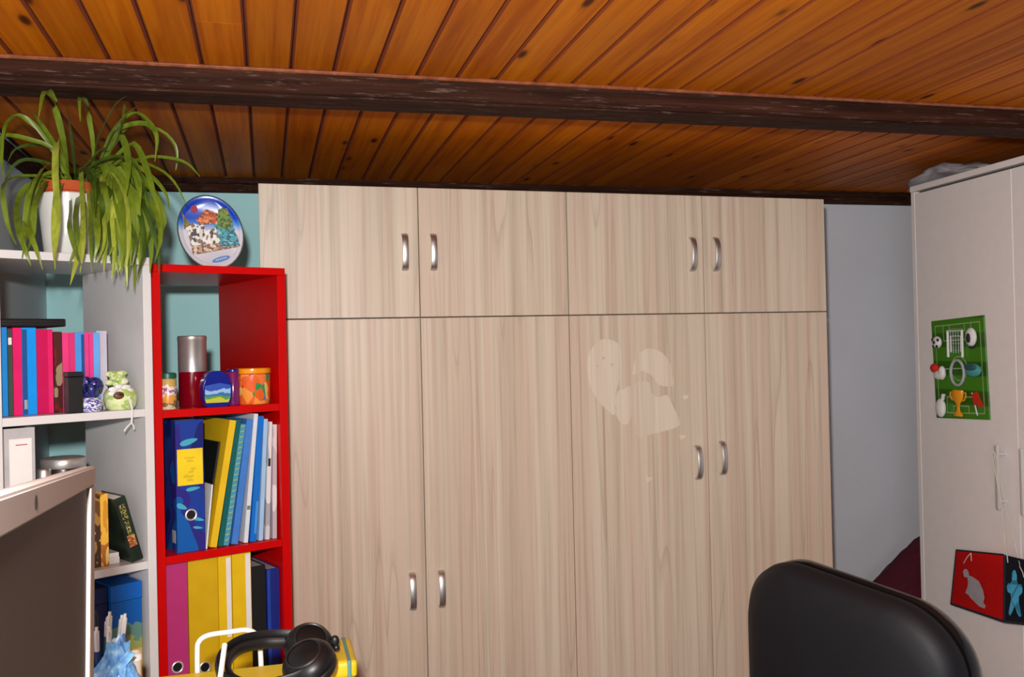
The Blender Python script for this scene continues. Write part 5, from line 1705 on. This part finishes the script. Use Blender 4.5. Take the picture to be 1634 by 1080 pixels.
# yellow elastic folder lying on the rack
t = thing('elastic_folder', 'yellow cardboard folder lying flat under the headphones', 'folder', (-.035, 1.655, RZ + .0045))
bm = BM(); box(bm, -.165, .105, -.112, .050, 0, .002); box(bm, -.165, .105, -.112, .050, .014, .016); box(bm, -.165, -.163, -.112, .050, .002, .014)
bmesh.ops.remove_doubles(bm, verts=bm.verts, dist=1e-6)
obj('cover', bm, C('folder_flat_yellow', (214, 184, 22), .5), t)
bm = BM(); box(bm, -.1625, .100, -.108, .046, .0022, .0138)
obj('papers', bm, M['paper'], t)
t = thing('document_wallet', 'yellow document wallet with a teal elastic band right of the headphones', 'folder', (.108, 1.700, RZ + .0045))
bm = BM(); box(bm, -.034, .034, -.06, .075, 0, .030, .010, 0, 3)
obj('cover', bm, C('folder_flat_yellow', (214, 184, 22), .5), t, True)
bm = BM(); box(bm, .016, .024, -.0615, .0765, -.0003, .0312, .009, 0, 3)
obj('elastic_band', bm, C('band_teal', (96, 140, 130), .5), t, True)

# black headphones on the folder
HB = Vector((-.01, 1.60, RZ + .0248))
M['hp_black'] = plain('headphone_shell', (18, 18, 20), .38, var=.1, spec=.35)
t = thing('headphones', 'black over-ear headphones lying on the yellow folder', 'headphones', HB)


def hp_(x, y, z):
    return Vector((x - HB.x, y - HB.y, z + .006 - HB.z))


def cup_(c, ax, r, name_pad):
    q = Vector(ax).normalized().to_track_quat('Z', 'Y')
    bm = BM(); lathe(bm, [(0, .026), (r * .55, .024), (r * .86, .016), (r, .006), (r * 1.02, .0), (r * .98, -.003), (0, -.003)], 30)
    for v in bm.verts:
        v.co = q @ v.co + c
    sh = obj('ear_cup', bm, M['hp_black'], t, True)
    bm = BM()
    tube(bm, [Vector((r * .78 * math.cos(k * PI / 12), r * .78 * math.sin(k * PI / 12), -.011)) for k in range(24)], .0105, 10, True)
    for v in bm.verts:
        v.co = q @ v.co + c
    obj('ear_pad', bm, M['black'], sh, True)
    bm = BM(); lathe(bm, [(r * .62, .0235), (r * .66, .0245), (r * .72, .0225), (r * .70, .020)], 30)
    for v in bm.verts:
        v.co = q @ v.co + c
    obj('ear_ring', bm, M['black'], sh, True)


c1 = hp_(.062, 1.672, .979)
c2 = hp_(.056, 1.560, .985)
cup_(c1, (.12, -.62, .76), .0410, 1)
cup_(c2, (-.36, -.40, .84), .0430, 1)
bm = BM()
path = spline([hp_(.084, 1.690, .982), hp_(.055, 1.704, .985), hp_(.0, 1.702, .992), hp_(-.055, 1.676, .995), hp_(-.086, 1.620, .987), hp_(-.078, 1.566, .974), hp_(-.034, 1.533, .966), hp_(.030, 1.527, .972), hp_(.080, 1.540, .990)], 44)
tube(bm, path, .012, 10, flat=(.40, 1.0))
obj('headband', bm, M['hp_black'], t, True)
bm = BM()
path = spline([hp_(.020, 1.692, .982), hp_(-.02, 1.685, .986), hp_(-.055, 1.658, .988), hp_(-.071, 1.615, .981), hp_(-.064, 1.575, .969), hp_(-.028, 1.547, .962), hp_(.015, 1.541, .966)], 30)
tube(bm, path, .010, 10, flat=(.55, 1.0))
obj('band_padding', bm, M['black'], t, True)
bm = BM(); box(bm, -.0045, .0045, -.0008, .0008, -.0042, .0042)
move_bm(bm, hp_(-.030, 1.523, .968))
obj('white_mark', bm, M['mg_white'], t)
bm = BM()
blob(bm, .008, .006, .010, hp_(.106, 1.668, .983), 10); blob(bm, .006, .005, .006, hp_(.108, 1.664, .972), 10)
tube(bm, [hp_(.098, 1.672, .988), hp_(.107, 1.668, .983)], .0035, 8)
obj('hinge', bm, M['black'], t, True)
bm = BM()
tube(bm, spline([hp_(.056, 1.545, .960), hp_(.062, 1.530, .952), hp_(.066, 1.545, .9490), hp_(.066, 1.600, .9490), hp_(.060, 1.63, .9490)], 24), .0018, 6)
obj('cable', bm, M['black'], t, True)

# ---------------------------------------------------------------- black office chair
cc = Vector((.928, 1.378, 0))
wdir = Vector((.127, -.427, 0)).normalized()
ca = math.atan2(wdir.y, wdir.x)
t = thing('office_chair', 'black leather office chair in front of the pale wardrobe', 'chair', cc, ca)
# chair frame: x along the back's width, -y towards the camera side
m, nt, b = new_mat('black_leather')
mp = mapping(nt, (1, 1, 1), False)
no = N(nt, 'ShaderNodeTexVoronoi', Scale=420.0)
nt.links.new(mp.outputs[0], no.inputs['Vector'])
bp = N(nt, 'ShaderNodeBump', Strength=.10, Distance=.001)
nt.links.new(no.outputs['Distance'], bp.inputs['Height']); nt.links.new(bp.outputs[0], b.inputs['Normal'])
b.inputs['Base Color'].default_value = srgb(17, 17, 21)
b.inputs['Roughness'].default_value = .58
b.inputs['Specular IOR Level'].default_value = .22
M['leather'] = m
CTOP, CBOT = 1.112, .56
ROLL = math.radians(5.2)


def back_outline(n=64, grow=0.0):
    hw, r = .2150 + grow, .118
    z1, z0 = CTOP + grow, CBOT - grow
    pts = []
    k = n // 4
    wt = lambda z: 1 - .26 * max(0, (1.06 - z) / .50) ** 1.3
    for i in range(k):
        a = PI / 2 * i / (k - 1)
        pts.append((hw - r + r * math.cos(a), z1 - r + r * math.sin(a)))
    for i in range(k):
        a = PI / 2 + PI / 2 * i / (k - 1)
        pts.append((-hw + r + r * math.cos(a), z1 - r + r * math.sin(a)))
    for i in range(1, 9):
        pts.append((-hw, z1 - r + (z0 + r - z1 + r) * i / 9))
    for i in range(k):
        a = PI + PI / 2 * i / (k - 1)
        pts.append((-hw + r + r * math.cos(a), z0 + r + r * math.sin(a)))
    for i in range(k):
        a = PI * 1.5 + PI / 2 * i / (k - 1)
        pts.append((hw - r + r * math.cos(a), z0 + r + r * math.sin(a)))
    for i in range(1, 9):
        pts.append((hw, z0 + r + (z1 - r - z0 - r) * i / 9))
    return [(x * wt(z), z) for x, z in pts]


def curve_y(x, z):
    return .35 * x * x - .05 * (z - .8) ** 2


OUT = back_outline()
cz = (CTOP + CBOT) / 2
bm = BM()
layers = [(.0, -.048), (.35, -.047), (.62, -.044), (.82, -.039), (.93, -.032), (.985, -.020), (1.0, -.004), (1.0, .008), (.985, .020), (.94, .028), (.7, .034), (.3, .037), (0, .038)]
prev = None
for f, y in layers:
    if f == 0:
        ring = [bm.verts.new((0, y + curve_y(0, cz), cz))]
    else:
        ring = [bm.verts.new((x * f, y + curve_y(x * f, cz + (z - cz) * f), cz + (z - cz) * f)) for x, z in OUT]
    if prev:
        n = len(OUT)
        for i in range(n):
            j = (i + 1) % n
            if len(prev) == 1:
                bm.faces.new((prev[0], ring[i], ring[j]))
            elif len(ring) == 1:
                bm.faces.new((prev[i], ring[0], prev[j]))
            else:
                bm.faces.new((prev[i], ring[i], ring[j], prev[j]))
    prev = ring
rot_bm(bm, ROLL, 'Y', (-.2, 0, CTOP - .1))
obj('backrest', bm, M['leather'], t, True, angle=80)
bm = BM()
prev = None
for f, y in ((.96, .024), (.997, .020), (1.004, .026), (1.002, .038), (.985, .050), (.9, .062), (.5, .066), (0, .066)):
    ring = [bm.verts.new((0, y + curve_y(0, cz), cz))] if f == 0 else [bm.verts.new((x * f, y + curve_y(x * f, cz + (z - cz) * f), cz + (z - cz) * f)) for x, z in OUT]
    if prev:
        for i in range(len(OUT)):
            j = (i + 1) % len(OUT)
            bm.faces.new((prev[i], ring[0], prev[j]) if len(ring) == 1 else (prev[i], ring[i], ring[j], prev[j]))
    prev = ring
rot_bm(bm, ROLL, 'Y', (-.2, 0, CTOP - .1))
obj('rear_shell', bm, M['black_gloss'], t, True, angle=60)
bm = BM(); box(bm, -.235, .235, .06, .52, .445, .535, .035, 0, 4)
obj('seat', bm, M['leather'], t, True)
bm = BM(); tube(bm, spline([(0, .035, .72), (0, .060, .60), (0, .035, .46), (0, .10, .425), (0, .28, .43)], 20), .026, 8, flat=(1.2, .5))
obj('back_bracket', bm, M['black'], t, True)
bm = BM(); lathe(bm, [(0, .10), (.028, .10), (.028, .28), (.016, .281), (.016, .44), (0, .44)], 20, (0, .29, 0))
obj('gas_lift', bm, M['satin'], t, True)
for k in range(5):
    a = 2 * PI * k / 5 + .3
    e = Vector((math.cos(a), math.sin(a), 0))
    bm = BM(); tube(bm, [Vector((0, .29, .105)) + e * .026, Vector((0, .29, .085)) + e * .17, Vector((0, .29, .068)) + e * .28], [.026, .021, .016], 10)
    lg = obj('leg', bm, M['black'], t, True)
    bm = BM(); lathe(bm, [(0, -.010), (.022, -.010), (.025, -.006), (.025, .006), (.022, .010), (0, .010)], 18)
    rot_bm(bm, PI / 2, 'X'); rot_bm(bm, a, 'Z'); move_bm(bm, Vector((0, .29, .0255)) + e * .29)
    tube(bm, [Vector((0, .29, .030)) + e * .286, Vector((0, .29, .066)) + e * .284], .007, 8)
    obj('caster', bm, M['black'], lg, True)

bpy.context.view_layer.update()
